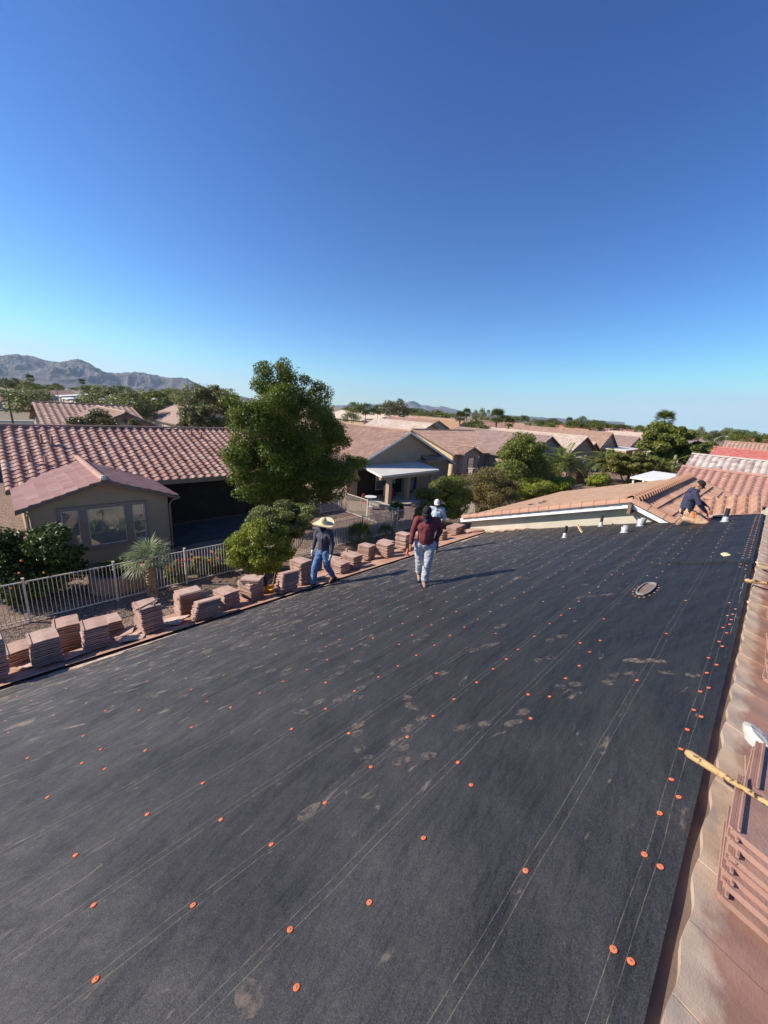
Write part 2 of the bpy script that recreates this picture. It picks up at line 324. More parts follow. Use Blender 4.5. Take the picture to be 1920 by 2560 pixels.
def part(name, mb, mat, parent, smooth=False, world=True):
    """mesh part given in world coordinates (or local ones) under a thing"""
    off = (0, 0, 0)
    if world:
        q = parent; off = Vector((0, 0, 0))
        while q is not None: off = off + q.location; q = q.parent
    return ob(name, mb.mesh(name, mat, smooth, off), parent)
def copy_tree(o, parent=None):
    c = o.copy(); COL.objects.link(c); c.parent = parent
    for ch in o.children: copy_tree(ch, c)
    return c

# ------------------------------------------------------------------ tiled slopes
def tile_slope(poly, mat, kind='barrel', pitch=.30, course=.36, dens=6, thick=.035, amp=None, name='roof'):
    """poly: world points of one planar slope, first two on the eave (left to right seen from outside); returns vertices/faces/uv of the tiled skin"""
    P = [Vector(p) for p in poly]
    U = (P[1] - P[0]).normalized(); nrm = (P[1] - P[0]).cross(P[2] - P[0]).normalized()
    if nrm.z < 0: nrm = -nrm
    V = nrm.cross(U)
    if V.z < 0: V = -V
    us = [(p - P[0]).dot(U) for p in P]; vs = [(p - P[0]).dot(V) for p in P]
    u0, u1, v1 = min(us), max(us), max(vs)
    amp = amp if amp is not None else {'barrel': .075, 'S': .085, 'flat': .0, 'rib': .03}[kind]
    nu = max(2, int((u1 - u0) / pitch * dens)) + 1; uu = np.linspace(u0, u1, nu)
    fr = (uu / pitch) % 1
    if kind == 'barrel': prof = np.where(fr < .62, np.sin(np.pi * fr / .62), -.12 * np.sin(np.pi * (fr - .62) / .38))
    elif kind == 'S': prof = .5 - .5 * np.cos(2 * np.pi * fr); prof = prof ** .8
    elif kind == 'rib': prof = .5 - .5 * np.cos(2 * np.pi * (uu / pitch * 3 % 1))
    else: prof = np.zeros(nu)
    nc = max(1, int(math.ceil(v1 / course))); rows = []
    r2 = np.random.default_rng(int(abs(P[0].x * 13 + P[0].y * 7)) + 3)
    for k in range(nc):
        a, b = k * course, (k + 1) * course
        jit = r2.normal(0, .006, nu // dens + 2)[(np.arange(nu) // dens)] if kind != 'flat' else 0
        rows.append((a - .004, prof * amp * 0 + 0., k)); rows.append((a, prof * amp + thick + jit, k)); rows.append((b, prof * amp * .9 + .003, k))
    Vt = []; UV = []
    for v, h, k in rows:
        for i, u in enumerate(uu):
            q = P[0] + U * float(u) + V * float(v) + nrm * float(h[i] if hasattr(h, '__len__') else h)
            Vt.append(q[:]); UV.append((u / pitch + (0.5 * (k % 2) if kind == 'flat' else 0), k + .5))
    F = []
    nr = len(rows)
    idx = np.arange(nu - 1)
    for r in range(nr - 1):
        a = r * nu + idx; F.append(np.stack([a, a + 1, a + nu + 1, a + nu], 1))
    me = npmesh(name, Vt, np.concatenate(F), mat, UV)
    bm = bmesh.new(); bm.from_mesh(me)
    cen = sum(P, Vector()) / len(P)
    for i in range(len(P)):
        a, b = P[i], P[(i + 1) % len(P)]
        if i == 0: continue
        no = (b - a).cross(Vector((0, 0, 1))).normalized()
        if (cen - a).dot(no) > 0: no = -no
        bmesh.ops.bisect_plane(bm, geom=bm.verts[:] + bm.edges[:] + bm.faces[:], plane_co=a, plane_no=no, clear_outer=True)
    bm.to_mesh(me); bm.free(); return me
def join_meshes(name, mes, off=(0, 0, 0)):
    bm = bmesh.new()
    for me in mes: bm.from_mesh(me)
    bmesh.ops.translate(bm, verts=bm.verts, vec=[-c for c in off])
    out = bpy.data.meshes.new(name); bm.to_mesh(out); bm.free()
    for mt in mes[0].materials: out.materials.append(mt)
    for me in mes: bpy.data.meshes.remove(me)
    return out
def caps_along(mb, a, b, r=.11, step=.38, n=7, h=0., tp=.10):
    """half-round ridge tiles laid overlapping from a to b"""
    a, b = Vector(a), Vector(b); L = (b - a).length; d = (b - a) / L; k = max(1, int(L / step)); s = L / k
    side = d.cross(Vector((0, 0, 1))).normalized(); up = side.cross(d)
    for i in range(k):
        p0 = a + d * (i * s); p1 = a + d * ((i + 1) * s + .03); i0 = len(mb.v)
        for p, rr in ((p0, r * (1 - tp * .6)), (p1, r * (1 + tp * .6))):
            for t in range(n):
                an = math.pi * t / (n - 1); q = p + side * math.cos(an) * rr + up * (math.sin(an) * rr + h - .02); mb.v.append(tuple(q))
            for t in range(n):
                an = math.pi * t / (n - 1); q = p + side * math.cos(an) * rr * .8 + up * (math.sin(an) * rr * .8 + h - .02); mb.v.append(tuple(q))
        for t in range(n - 1): mb.f.append((i0 + t, i0 + t + 1, i0 + 2 * n + t + 1, i0 + 2 * n + t)); mb.f.append((i0 + 2 * n + t, i0 + 2 * n + t + 1, i0 + 3 * n + t + 1, i0 + 3 * n + t))
def window(root, x0, x1, z0, z1, Y, face=-1, axis='y', trim='trim_brown', mull=True):
    """recessed window on a wall plane: frame part with its glass pane below it"""
    fr = MB(); gl = MB(); t = .06
    def B(mb, a0, a1, b0, b1, d0, d1):
        c = ((a0 + a1) / 2, Y + face * (d0 + d1) / 2, (b0 + b1) / 2); s = (abs(a1 - a0), abs(d1 - d0), abs(b1 - b0))
        if axis == 'x': c = (c[1], c[0], c[2]); s = (s[1], s[0], s[2])
        mb.box(c, s)
    B(fr, x0 - t, x0, z0, z1, -.05, .04); B(fr, x1, x1 + t, z0, z1, -.05, .04); B(fr, x0 - t, x1 + t, z1, z1 + t, -.05, .045); B(fr, x0 - t, x1 + t, z0 - t, z0, -.05, .05)
    if mull: B(fr, x0, x1, (z0 + z1) / 2 - .02, (z0 + z1) / 2 + .02, -.02, .03)
    f = part('window', fr, trim, root)
    B(gl, x0, x1, z0, z1, -.03, .012); part('pane', gl, 'window_glass', f)
    return f
def gable_block(root, x0, x1, y0, y1, axis, zr, ze, roofmat, wallmat, kind='barrel', oh=.4, pitch=.30, course=.36, dens=6, trim='trim_brown', front=True, base=G, wall=True, nm='roof'):
    """walls x0..x1, y0..y1; ridge along axis; ze = eave height at the wall"""
    if axis == 'x': c = (y0 + y1) / 2; hw = (y1 - y0) / 2
    else: c = (x0 + x1) / 2; hw = (x1 - x0) / 2
    sl_ = (zr - ze) / hw; zo = ze - sl_ * oh
    def W(a, b, z): return (a, c + b, z) if axis == 'x' else (c + b, a, z)
    a0, a1 = (x0, x1) if axis == 'x' else (y0, y1)
    if wall:
        wb = MB()
        for s in (-1, 1): wb.quad(W(a0, s * hw, base), W(a1, s * hw, base), W(a1, s * hw, ze - .03), W(a0, s * hw, ze - .03))
        for a in (a0, a1): wb.quad(W(a, -hw, base), W(a, hw, base), W(a, hw, ze - .03), W(a, 0, zr - .03), W(a, -hw, ze - .03))
        part('wall', wb, wallmat, root)
    mes = []
    for s in (-1, 1):
        e0, e1 = W(a0 - oh, s * (hw + oh), zo), W(a1 + oh, s * (hw + oh), zo); r1, r0 = W(a1 + oh, 0, zr), W(a0 - oh, 0, zr)
        mes.append(tile_slope([e0, e1, r1, r0], roofmat, kind, pitch, course, dens))
    off = Vector(root.location)
    ro = ob(nm, join_meshes(nm, mes, off), root)
    rc = MB(); caps_along(rc, W(a0 - oh, 0, zr + .07), W(a1 + oh, 0, zr + .07)); part('ridge_cap', rc, roofmat, ro)
    fb = MB()
    for s in (-1, 1):
        p, q = Vector(W(a0 - oh, s * (hw + oh), zo - .09)), Vector(W(a1 + oh, s * (hw + oh), zo - .09))
        fb.box((p + q) / 2, (abs(q.x - p.x) + .03, abs(q.y - p.y) + .03, .15))
        for a in (a0 - oh, a1 + oh):
            p, q = Vector(W(a, s * (hw + oh), zo - .07)), Vector(W(a, 0, zr - .07)); d = q - p
            o = (p + q) / 2; R = d.to_track_quat('X', 'Z').to_matrix(); fb.box(o, (d.length, .045, .15), R)
    part('fascia', fb, trim, root)
    so_ = MB()   # soffit and underside of the roof
    for s in (-1, 1): so_.quad(W(a0 - oh, s * (hw + oh), zo - .03), W(a1 + oh, s * (hw + oh), zo - .03), W(a1 + oh, 0, zr - .03), W(a0 - oh, 0, zr - .03))
    part('soffit', so_, wallmat, root)
    return ro

# ------------------------------------------------------------------ foliage
def leaf_cloud(centers, n, size, shell=.55, aspect=.5, seed=0, up=.25, out=.8):
    """leaf quads scattered over clump ellipsoids centers = [(x,y,z,rx,ry,rz)]"""
    r = np.random.default_rng(seed); C_ = np.array(centers, float); vol = (C_[:, 3] * C_[:, 4] * C_[:, 5]) ** (2 / 3); pk = vol / vol.sum()
    idx = r.choice(len(C_), n, p=pk); d = r.normal(size=(n, 3)); d /= np.linalg.norm(d, axis=1)[:, None]
    rad = shell + (1 - shell) * r.random(n) ** .6; rad *= 1 + r.normal(0, .07, n)
    pos = C_[idx, :3] + d * rad[:, None] * C_[idx, 3:6]
    nr = d * out + r.normal(size=(n, 3)) * .75 + np.array([0, 0, up]); nr /= np.linalg.norm(nr, axis=1)[:, None]
    t = np.cross(nr, r.normal(size=(n, 3))); t /= np.linalg.norm(t, axis=1)[:, None]; b = np.cross(nr, t)
    s = size * r.uniform(.6, 1.3, n)[:, None]
    V = np.stack([pos - t * s, pos + b * s * aspect, pos + t * s, pos - b * s * aspect], 1).reshape(-1, 3)
    F = np.arange(4 * n).reshape(-1, 4); return V, F
def clumps(c, R, k, cr, seed, lo=.35, hi=.95, zmin=-1):
    """k clumps of relative radius cr spread through an ellipsoid"""
    r = random.Random(seed); out = []
    while len(out) < k:
        d = Vector((r.gauss(0, 1), r.gauss(0, 1), r.gauss(0, 1))).normalized() * (lo + (hi - lo) * r.random() ** .5)
        if d.z < zmin: continue
        s = r.uniform(.7, 1.35) * cr; m_ = min(R)
        out.append((c[0] + d.x * R[0] * (1 - cr * .4), c[1] + d.y * R[1] * (1 - cr * .4), c[2] + d.z * R[2] * (1 - cr * .4), s * (R[0] + m_) / 2, s * (R[1] + m_) / 2, s * (R[2] + m_) / 2 * .8))
    return out
def trunk_mesh(base, top, r0, cl, seed, nb=8, n=7):
    r = random.Random(seed); mb = MB(); b = Vector(base); t = Vector(top); mid = b.lerp(t, .5) + Vector((r.uniform(-.1, .1), r.uniform(-.1, .1), 0))
    mb.tube([b - Vector((0, 0, .1)), b.lerp(mid, .5), mid, t], [r0 * 1.25, r0, r0 * .85, r0 * .6], n)
    for c in r.sample(cl, min(nb, len(cl))):
        e = Vector(c[:3]); s = b.lerp(t, r.uniform(.55, 1)); k = s.lerp(e, .5) + Vector((r.uniform(-.1, .1), r.uniform(-.1, .1), .15)) * (e - s).length * .3
        mb.tube([s, k, e], [r0 * .45, r0 * .28, r0 * .1], 5)
    return mb
def tree(name, label, cat, base, c, R, mat, n, size, k=30, cr=.32, seed=1, r0=.12, group=None, bark='bark', lo=.35, zmin=-1, shell=.45, stems=None, aspect=.5, extra=None):
    root = thing(name, base, label, cat, group); cl = clumps(c, R, k, cr, seed, lo=lo, zmin=zmin) + (extra or [])
    V, F = leaf_cloud(cl, n, size, shell, aspect, seed); V = V - np.array(base)
    ob('crown', npmesh('crown', V, F, mat), root)
    tp = (c[0], c[1], c[2] - R[2] * .35)
    if stems:
        mb = MB()
        for (dx, dy) in stems:
            b0 = Vector(base) + Vector((dx * .25, dy * .25, -.1)); e = Vector((c[0] + dx, c[1] + dy, c[2] - R[2] * .2)); mb.tube([b0, b0.lerp(e, .5) + Vector((dx * .2, dy * .2, 0)), e], [r0, r0 * .7, r0 * .35], 6)
        part('trunk', mb, bark, root, True)
    else: part('trunk', trunk_mesh(base, tp, r0, cl, seed), bark, root, True)
    return root
def frond(L, droop, nleaf, ll, width=.03, fan=False):
    """a feather frond growing along +x from the origin, drooping"""
    V = []; F = []
    pts = []
    for i in range(nleaf + 1):
        t = i / nleaf; pts.append((L * t * (1 - .12 * t * t), 0, L * (.55 * t - droop * t * t)))
    for i in range(nleaf):
        a = Vector(pts[i]); b = Vector(pts[i + 1]); k = len(V)
        V += [(a.x, -.012, a.z), (a.x, .012, a.z), (b.x, .010, b.z), (b.x, -.010, b.z)]; F.append((k, k + 1, k + 2, k + 3))
        t = i / nleaf
        if t < .08: continue
        l = ll * math.sin(math.pi * min(1, (.12 + t * .9))) ** .5 * (1 if t < .85 else .7)
        for s in (-1, 1):
            k = len(V); d = Vector((.55, s * .8, .12 - .2 * abs(t))).normalized() * l; w_ = Vector((width, 0, 0))
            p = Vector((a.x, 0, a.z)); V += [tuple(p), tuple(p + d * .5 + w_), tuple(p + d + Vector((0, 0, -.12 * l))), tuple(p + d * .5 - w_)]; F.append((k, k + 1, k + 2, k + 3))
    return np.array(V), np.array(F)
def palm_crown(nf, L, ll, seed, lo=-.5, hi=1.2, droop=.5, nleaf=22, width=.03):
    r = random.Random(seed); VV = []; FF = []; o = 0
    for i in range(nf):
        t = i / nf; el = hi + (lo - hi) * t ** .8; az = i * 2.39996 + r.uniform(-.2, .2)
        v, f = frond(L * r.uniform(.85, 1.1), droop * r.uniform(.7, 1.2), nleaf, ll, width)
        M_ = Matrix.Rotation(az, 3, 'Z') @ Matrix.Rotation(-el + .4, 3, 'Y'); v = v @ np.array(M_).T
        VV.append(v); FF.append(f + o); o += len(v)
    return np.concatenate(VV), np.concatenate(FF)
def fan_crown(nf, L, seed, lo=-.4, hi=1.4, blades=14, bw=.02, stalk=.5):
    r = random.Random(seed); V = []; F = []
    for i in range(nf):
        t = i / nf; el = hi + (lo - hi) * t; az = i * 2.39996 + r.uniform(-.2, .2); s = L * r.uniform(.85, 1.1)
        M_ = Matrix.Rotation(az, 3, 'Z') @ Matrix.Rotation(-el, 3, 'Y')
        k = len(V); hub = Vector((s * stalk, 0, 0))
        V += [tuple(M_ @ Vector(p)) for p in ((0, -.012, 0), (0, .012, 0), (hub.x, .008, 0), (hub.x, -.008, 0))]; F.append((k, k + 1, k + 2, k + 3))
        for j in range(blades):
            a = (j / (blades - 1) - .5) * 2.6; d = Vector((math.cos(a), math.sin(a), -.15 * abs(a))) * s * (1 - stalk) * r.uniform(.85, 1.1); sd_ = Vector((-math.sin(a), math.cos(a), 0)) * bw * s
            k = len(V); V += [tuple(M_ @ q) for q in (hub, hub + d * .55 + sd_, hub + d + Vector((0, 0, -.08 * s)), hub + d * .55 - sd_)]; F.append((k, k + 1, k + 2, k + 3))
    return np.array(V), np.array(F)

# ================================================================== the setting
gm = MB(); gm.quad((-14000, -14000, G - .02), (14000, -14000, G - .02), (14000, 14000, G - .02), (-14000, 14000, G - .02))
o = ob('ground', gm.mesh('ground', 'far_ground')); tag(o, kind='structure')
gm = MB(); gm.quad((-14, 6, G), (140, 6, G), (140, 44, G), (-14, 44, G)); o = ob('gravel_yard', gm.mesh('gravel_yard', 'gravel')); tag(o, kind='structure')
gm = MB(); gm.quad((-60, 96, G + .01), (220, 96, G + .01), (220, 107, G + .01), (-60, 107, G + .01)); o = ob('road', gm.mesh('road', 'asphalt')); tag(o, kind='structure')
gm = MB()
for y in (94.9, 108.1): gm.box((80, y, G + .06), (280, 2.1, .13))
o = ob('pavement', gm.mesh('pavement', 'concrete')); tag(o, kind='structure')
gm = MB(); gm.box((25.6, 21.4, G + .05), (11.5, 3.9, .1)); o = ob('patio_slab', gm.mesh('patio_slab', 'concrete')); tag(o, kind='structure')
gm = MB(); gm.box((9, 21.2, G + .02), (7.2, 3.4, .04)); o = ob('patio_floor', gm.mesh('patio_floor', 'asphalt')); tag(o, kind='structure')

def range_mesh(px, dist, depth, seed, gain=1., nu=220, nv=40, foot=-6.):
    """a mountain range whose crest follows the listed crest points; depth metres front to back"""
    xs = np.array([p[0] for p in px], float); ys = np.array([p[1] for p in px], float)
    q = np.linspace(xs[0], xs[-1], nu); yy = np.interp(q, xs, ys); V = []
    for j in range(nv + 1):
        t = j / nv
        for i in range(nu):
            r = ray(q[i], 958 + .069 * q[i]); hd = Vector((r[0], r[1])).normalized(); rc = ray(q[i], yy[i])
            hz = rc[2] / math.hypot(rc[0], rc[1]) * dist
            f = 1 - abs(t - .62) / .62 if t < .62 else 1 - (t - .62) / .38 * .9
            D = dist + (t - .62) * depth
            nz = 0; a = 1.; s = 1 / (depth * .33)
            for o_ in range(5):
                nz += a * (1 - abs(noise.noise(Vector((hd.x * D * s + seed, hd.y * D * s, o_ * 3.1))) * 2)); a *= .5; s *= 2.1
            nz = (nz - .95) * .55
            h = hz * (max(0, f) ** 1.15) * (1 + nz * (1.15 - f) * 2.4) + (0 if f > .97 else hz * .10 * nz * (1 - f))
            V.append((hd.x * D, hd.y * D, max(foot, h + (foot if t == 0 else 0))))
    F = [(j * nu + i, j * nu + i + 1, (j + 1) * nu + i + 1, (j + 1) * nu + i) for j in range(nv) for i in range(nu - 1)]
    return V, F
rough_mat('mountain_rock', (.10, .085, .085), (.17, .145, .14), .012, .95, 0, 1, .1, .01, (.10, .095, .06), .004)
crest = [(-320, 930), (-200, 905), (-90, 900), (-40, 885), (0, 892), (25, 898), (58, 894), (90, 898), (120, 905), (170, 905), (200, 908), (230, 910), (262, 926), (290, 932), (310, 933), (350, 930), (380, 936), (405, 944), (430, 948), (470, 950), (490, 960), (505, 968), (530, 976), (560, 984), (600, 990), (640, 999)]
V, F = range_mesh(crest, 6200, 2600, 3., nu=420, nv=80); o = ob('mountain_range', npmesh('mountain_range', V, F, 'mountain_rock', smooth=False)); tag(o, kind='structure')
crest = [(830, 1013), (940, 1010), (1000, 1007), (1018, 1003), (1035, 1005), (1050, 1013), (1065, 1012), (1085, 1019), (1105, 1016), (1140, 1024), (1165, 1030), (1300, 1040), (1420, 1047), (1560, 1056)]
V, F = range_mesh(crest, 11500, 2500, 9., nu=160, nv=18); o = ob('distant_mountains', npmesh('distant_mountains', V, F, 'mountain_rock')); tag(o, kind='structure')

# ================================================================== our own house: the roof being relaid
own = thing('roofed_house', (5, 0, 0), 'house whose long black felted roof slope fills the foreground', 'house')
XF = 13.62                       # far edge of the felt
nx, ny = 360, 160
xs = np.linspace(-3.2, XF, nx); ys = np.linspace(-.035, 7.14, ny); V = []
for y in ys:
    for x in xs:
        xe = x
        h = .016 * noise.noise(Vector((x * .7, y * 1.6, 1))) + .009 * noise.noise(Vector((x * 1.7, y * 3.4, 5)))
        wr = max(0, noise.noise(Vector((x * .6, y * .9, 9)))) * .014 * math.sin(x * 9 + y * 3 + 4 * noise.noise(Vector((x * .5, y * .5, 2))))
        # laps of the felt: a small step every 0.9 m
        wr += max(0, noise.noise(Vector((x * .45, y * .6, 30))) + .22) * .020 * noise.noise(Vector((x * 2.4, y * 4.2, 12)))
        lap = .007 * ((y + .18) / .9 % 1)
        e = max(0, 1 - abs(y) / .12) * -.012
        V.append((x - 5, y, -y * T + h + wr + lap + e + .012 + (.01 if 7.9 < x < 13.7 and y < 1.0 else 0)))
V = np.array(V); idx = np.arange(nx * ny).reshape(ny, nx)
F = np.stack([idx[:-1, :-1], idx[:-1, 1:], idx[1:, 1:], idx[1:, :-1]], -1).reshape(-1, 4)
keep = np.ones(len(F), bool)
fx = V[F[:, 0], 0] + 5; fy = V[F[:, 0], 1]; keep = fx < XF - .06 - np.clip((fy - 5.4) * .35, 0, .8)
felt = ob('felt_underlayment', npmesh('felt_underlayment', V, F[keep], 'felt', smooth=True), own); felt['label'] = 'black roofing felt with printed guide lines and dusty footprints'
# deck under the felt, its body and the walls that carry it
mb = MB(); mb.quad((-3.2, -.02, -.02), (XF - .08, -.02, -.02), (XF - .1, 8.75, -2.95), (-3.2, 8.75, -2.95)); mb.quad((-3.2, 0, -.06), (XF, 0, -.06), (XF, -7, -7 * T - .06), (-3.2, -7, -7 * T - .06))
part('roof_deck', mb, 'old_paper', own)
mb = MB(); mb.quad((-3, 8.2, G), (13.3, 8.2, G), (13.3, 8.2, -2.8), (-3, 8.2, -2.8)); mb.quad((-3, -6.6, G), (13.3, -6.6, G), (13.3, -6.6, -2.3), (-3, -6.6, -2.3)); mb.quad((-3, -6.6, G), (-3, 8.2, G), (-3, 8.2, -2.8), (-3, 0, -.1), (-3, -6.6, -2.3))
part('wall', mb, 'stucco_cream', own)
mb = MB(); mb.box((5.2, 8.86, -3.06), (16.9, .05, .2)); part('fascia', mb, 'white_paint', own)
# bare strip of old paper and battens between felt and the tiles left on the eave
mb = MB(); mb.quad((-3.2, 7.05, -7.05 * T + .004), (13.1, 7.05, -7.05 * T + .004), (13.1, 7.32, -7.32 * T + .004), (-3.2, 7.32, -7.32 * T + .004)); part('eave_paper', mb, 'old_paper', own)
mes = [tile_slope([(-3.2, 8.86, -8.86 * T + .03), (13.0, 8.86, -8.86 * T + .03), (13.0, 7.24, -7.24 * T + .03), (-3.2, 7.24, -7.24 * T + .03)], 'tile_wing', 'flat', .305, .40, 4, .035)]
ob('eave_tiles', join_meshes('eave_tiles', mes, own.location), own)
# fastener caps: the ones seen largest are parts, the rest one part
mb = MB(); mb.lathe([(.0, .004), (.005, .0045), (.006, .0025), (.010, .003), (.0125, .0016), (.0127, -.001)], n=16); mb.lathe([(0, .0062), (.0035, .0058), (.0038, .003)], n=10)
cap_me = mb.mesh('fastener_cap', 'cap_orange', True); cap_me.materials.append(MATS['steel'])
for p in cap_me.polygons:
    if p.center.z > .0035 and math.hypot(p.center.x, p.center.y) < .0045: p.material_index = 1
CP = [(1649,2034),(1611,2136),(1652,2163),(1533,2375),(1578,2401),(927,1917),(1144,1909),(1177,1967),(1058,2101),(923,2258),(1314,2176),(507,1958),(368,2038),(552,2050),(812,2008),(678,2113),(483,2267),(725,2328),(741,2470),(240,2455),(234,2263),(189,2141),(119,1994),(262,1922),(205,1908),(252,1874),(69,1897),(209,1841),(363,1876),(479,1819),(577,1771),(518,1754),(349,1780),(264,1779),(135,1790),(22,1833),(14,1805),(217,1760),(289,1733),(479,1727),(465,1698),(368,1703),(314,1697),(237,1698),(79,1753),(4,1779),(166,1722),(434,1677),(560,1691),(523,1643),(440,1626),(365,1653),(650,1736),(708,1707),(768,1678),(818,1653),(880,1623),(933,1596),(690,1636),(735,1588),(765,1603),(654,1592),(815,1618),(814,1709),(729,1825),(814,1775),(886,1732),(946,1696),(995,1667),(1041,1639),(1086,1613),(1125,1589),(998,1611),(1091,1685),(872,1834),(1018,1841),(1083,1790),(1135,1749),(1192,1707),(1233,1673),(1266,1648),(1295,1624),(1336,1591),(1374,1560),(1403,1539),(1424,1523),(1447,1505),(1474,1483),(1496,1467),(1513,1451),(1530,1438),(1557,1436),(1543,1428),(1559,1416),(1572,1407),(1582,1397),(1591,1389),(1320,1739),(1373,1745),(1326,1798),(1414,1698),(1448,1665),(1474,1632),(1500,1604),(1450,1610),(1509,1550),(1592,1703),(1665,1586),(1641,1446),(1618,1441),(1656,1429),(1650,1409),(1673,1412),(1686,1410),(1239,1586),(1358,1506),(1409,1468),(1462,1434),(1286,1498),(1310,1482),(1331,1469),(1369,1445),(1389,1435),(1407,1425),(1425,1414),(1254,1515),(1225,1531),(1194,1550),(1161,1569),(1714,1502),(1823,1508),(1839,1522),(1832,1534),(1819,1538),(1829,1547),(1825,1559),(1808,1568),(1817,1581),(1798,1604),(1806,1615),(1771,1646),(1792,1661),(1767,1683),(1772,1718),(1751,1728),(1735,1773),(1754,1788),(1718,1825),(1702,1874),(1679,1947),(1697,1992)]
spots = []
for x, y in CP:
    p = onroof(x, y, .012); spots.append((p[0], p[1]))
for x in np.arange(7.6, 13.5, .2): spots.append((x + rnd.uniform(-.03, .03), .02)); spots.append((x + .1 + rnd.uniform(-.03, .03), .085 + .0 * x))
for y in (.47, .94, 1.14):
    for x in np.arange(8.3, 13.4, .42): spots.append((x + rnd.uniform(-.06, .06), y + rnd.uniform(-.01, .01)))
for y0, xa in ((1.59, 8.9), (2.02, 7.4), (2.47, 8.0), (2.93, 3.6), (3.38, 3.6), (3.79, 3.1), (4.27, 3.1), (4.7, 3.2), (5.18, 2.9), (5.62, 1.1), (6.1, 1.9), (6.5, -1), (6.9, -1.2)):
    for x in np.arange(xa, 13.3 - max(0, y0 - 5.4) * .35, .34): spots.append((x + rnd.uniform(-.06, .06), y0 + rnd.uniform(-.012, .012)))
spots += [(7.98, y) for y in (.2, .45, .7, .95, 1.2)]
# ring of caps round the skylight base
for k in range(16):
    a = 2 * math.pi * k / 16; spots.append((6.26 + .37 * math.cos(a), .945 + .13 * math.sin(a)))
spots.sort(key=lambda s: (s[0] - CAM[0]) ** 2 + (s[1] - CAM[1]) ** 2 + (CAM[2] + s[1] * T) ** 2)
def on_felt(x, y):
    h = .016 * noise.noise(Vector((x * .7, y * 1.6, 1))) + .009 * noise.noise(Vector((x * 1.7, y * 3.4, 5)))
    wr = max(0, noise.noise(Vector((x * .6, y * .9, 9)))) * .014 * math.sin(x * 9 + y * 3 + 4 * noise.noise(Vector((x * .5, y * .5, 2))))
    wr += max(0, noise.noise(Vector((x * .45, y * .6, 30))) + .22) * .020 * noise.noise(Vector((x * 2.4, y * 4.2, 12)))
    return -y * T + h + wr + .007 * ((y + .18) / .9 % 1) + max(0, 1 - abs(y) / .12) * -.012 + .012 + (.01 if 7.9 < x < 13.7 and y < 1.0 else 0)
tilt = Matrix.Rotation(-math.atan(T), 3, 'X')
for i, (x, y) in enumerate(spots[:100]):
    c = ob('fastener_cap', cap_me, own, (x - 5, y, on_felt(x, y) + .003)); c.rotation_euler = (-math.atan(T) + rnd.uniform(-.08, .08), rnd.uniform(-.08, .08), 0); c.scale = (1.05, 1.05, .35)
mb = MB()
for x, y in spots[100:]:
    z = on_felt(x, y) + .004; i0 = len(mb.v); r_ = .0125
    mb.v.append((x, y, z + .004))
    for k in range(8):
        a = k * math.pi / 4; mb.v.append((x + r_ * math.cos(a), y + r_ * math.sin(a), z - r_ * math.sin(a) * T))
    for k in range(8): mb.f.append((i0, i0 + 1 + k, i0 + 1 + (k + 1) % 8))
c = part('fastener_caps', mb, 'cap_glare', own); c['kind'] = 'stuff'  # same caps, farther off: grazing glare painted in as a paler colour
# dusty footprints
FPR = [(1510, 1653, 1700, 1657), (1560, 1653, 1668, 1657), (1385, 1727, 1415, 1722), (1423, 1720, 1450, 1712), (1508, 1715, 1535, 1702), (1520, 1692, 1545, 1686), (1575, 1658, 1628, 1652), (1638, 1655, 1662, 1660), (1644, 1680, 1692, 1688), (1712, 1688, 1750, 1695), (1130, 1830, 1180, 1818), (1198, 1820, 1224, 1812), (1262, 1822, 1305, 1805), (1290, 1790, 1325, 1776), (980, 1912, 1030, 1900), (1052, 1900, 1092, 1890), (975, 1862, 1010, 1848), (995, 1875, 1022, 1866), (880, 1825, 912, 1808), (880, 1842, 905, 1834), (885, 1885, 912, 1868), (902, 1905, 930, 1892), (735, 1783, 775, 1788), (735, 1760, 755, 1752), (785, 1765, 815, 1752), (830, 1760, 880, 1742), (880, 1755, 908, 1745), (890, 1730, 915, 1722), (700, 1690, 735, 1665), (840, 1690, 858, 1685), (845, 1672, 865, 1668), (875, 1662, 905, 1655), (795, 1634, 815, 1628), (815, 1618, 860, 1602), (1003, 1750, 1030, 1744), (1015, 1760, 1045, 1775), (1005, 1830, 1035, 1812), (1045, 1800, 1065, 1795), (1065, 1698, 1080, 1698), (1095, 1690, 1122, 1682), (1235, 1575, 1270, 1562), (1200, 1625, 1250, 1610), (1365, 1605, 1385, 1600), (1390, 1598, 1418, 1590), (1340, 1655, 1352, 1656), (1362, 1650, 1392, 1648), (745, 2055, 800, 2010), (590, 2500, 650, 2480), (615, 2525, 640, 2515), (1560, 1690, 1590, 1684), (1030, 1608, 1060, 1598), (1195, 1625, 1170, 1635), (1300, 1448, 1330, 1446), (1430, 1497, 1500, 1492), (1500, 1492, 1540, 1488), (1455, 1460, 1470, 1464)]
V = []; F = []; UVs = []
r = random.Random(5)
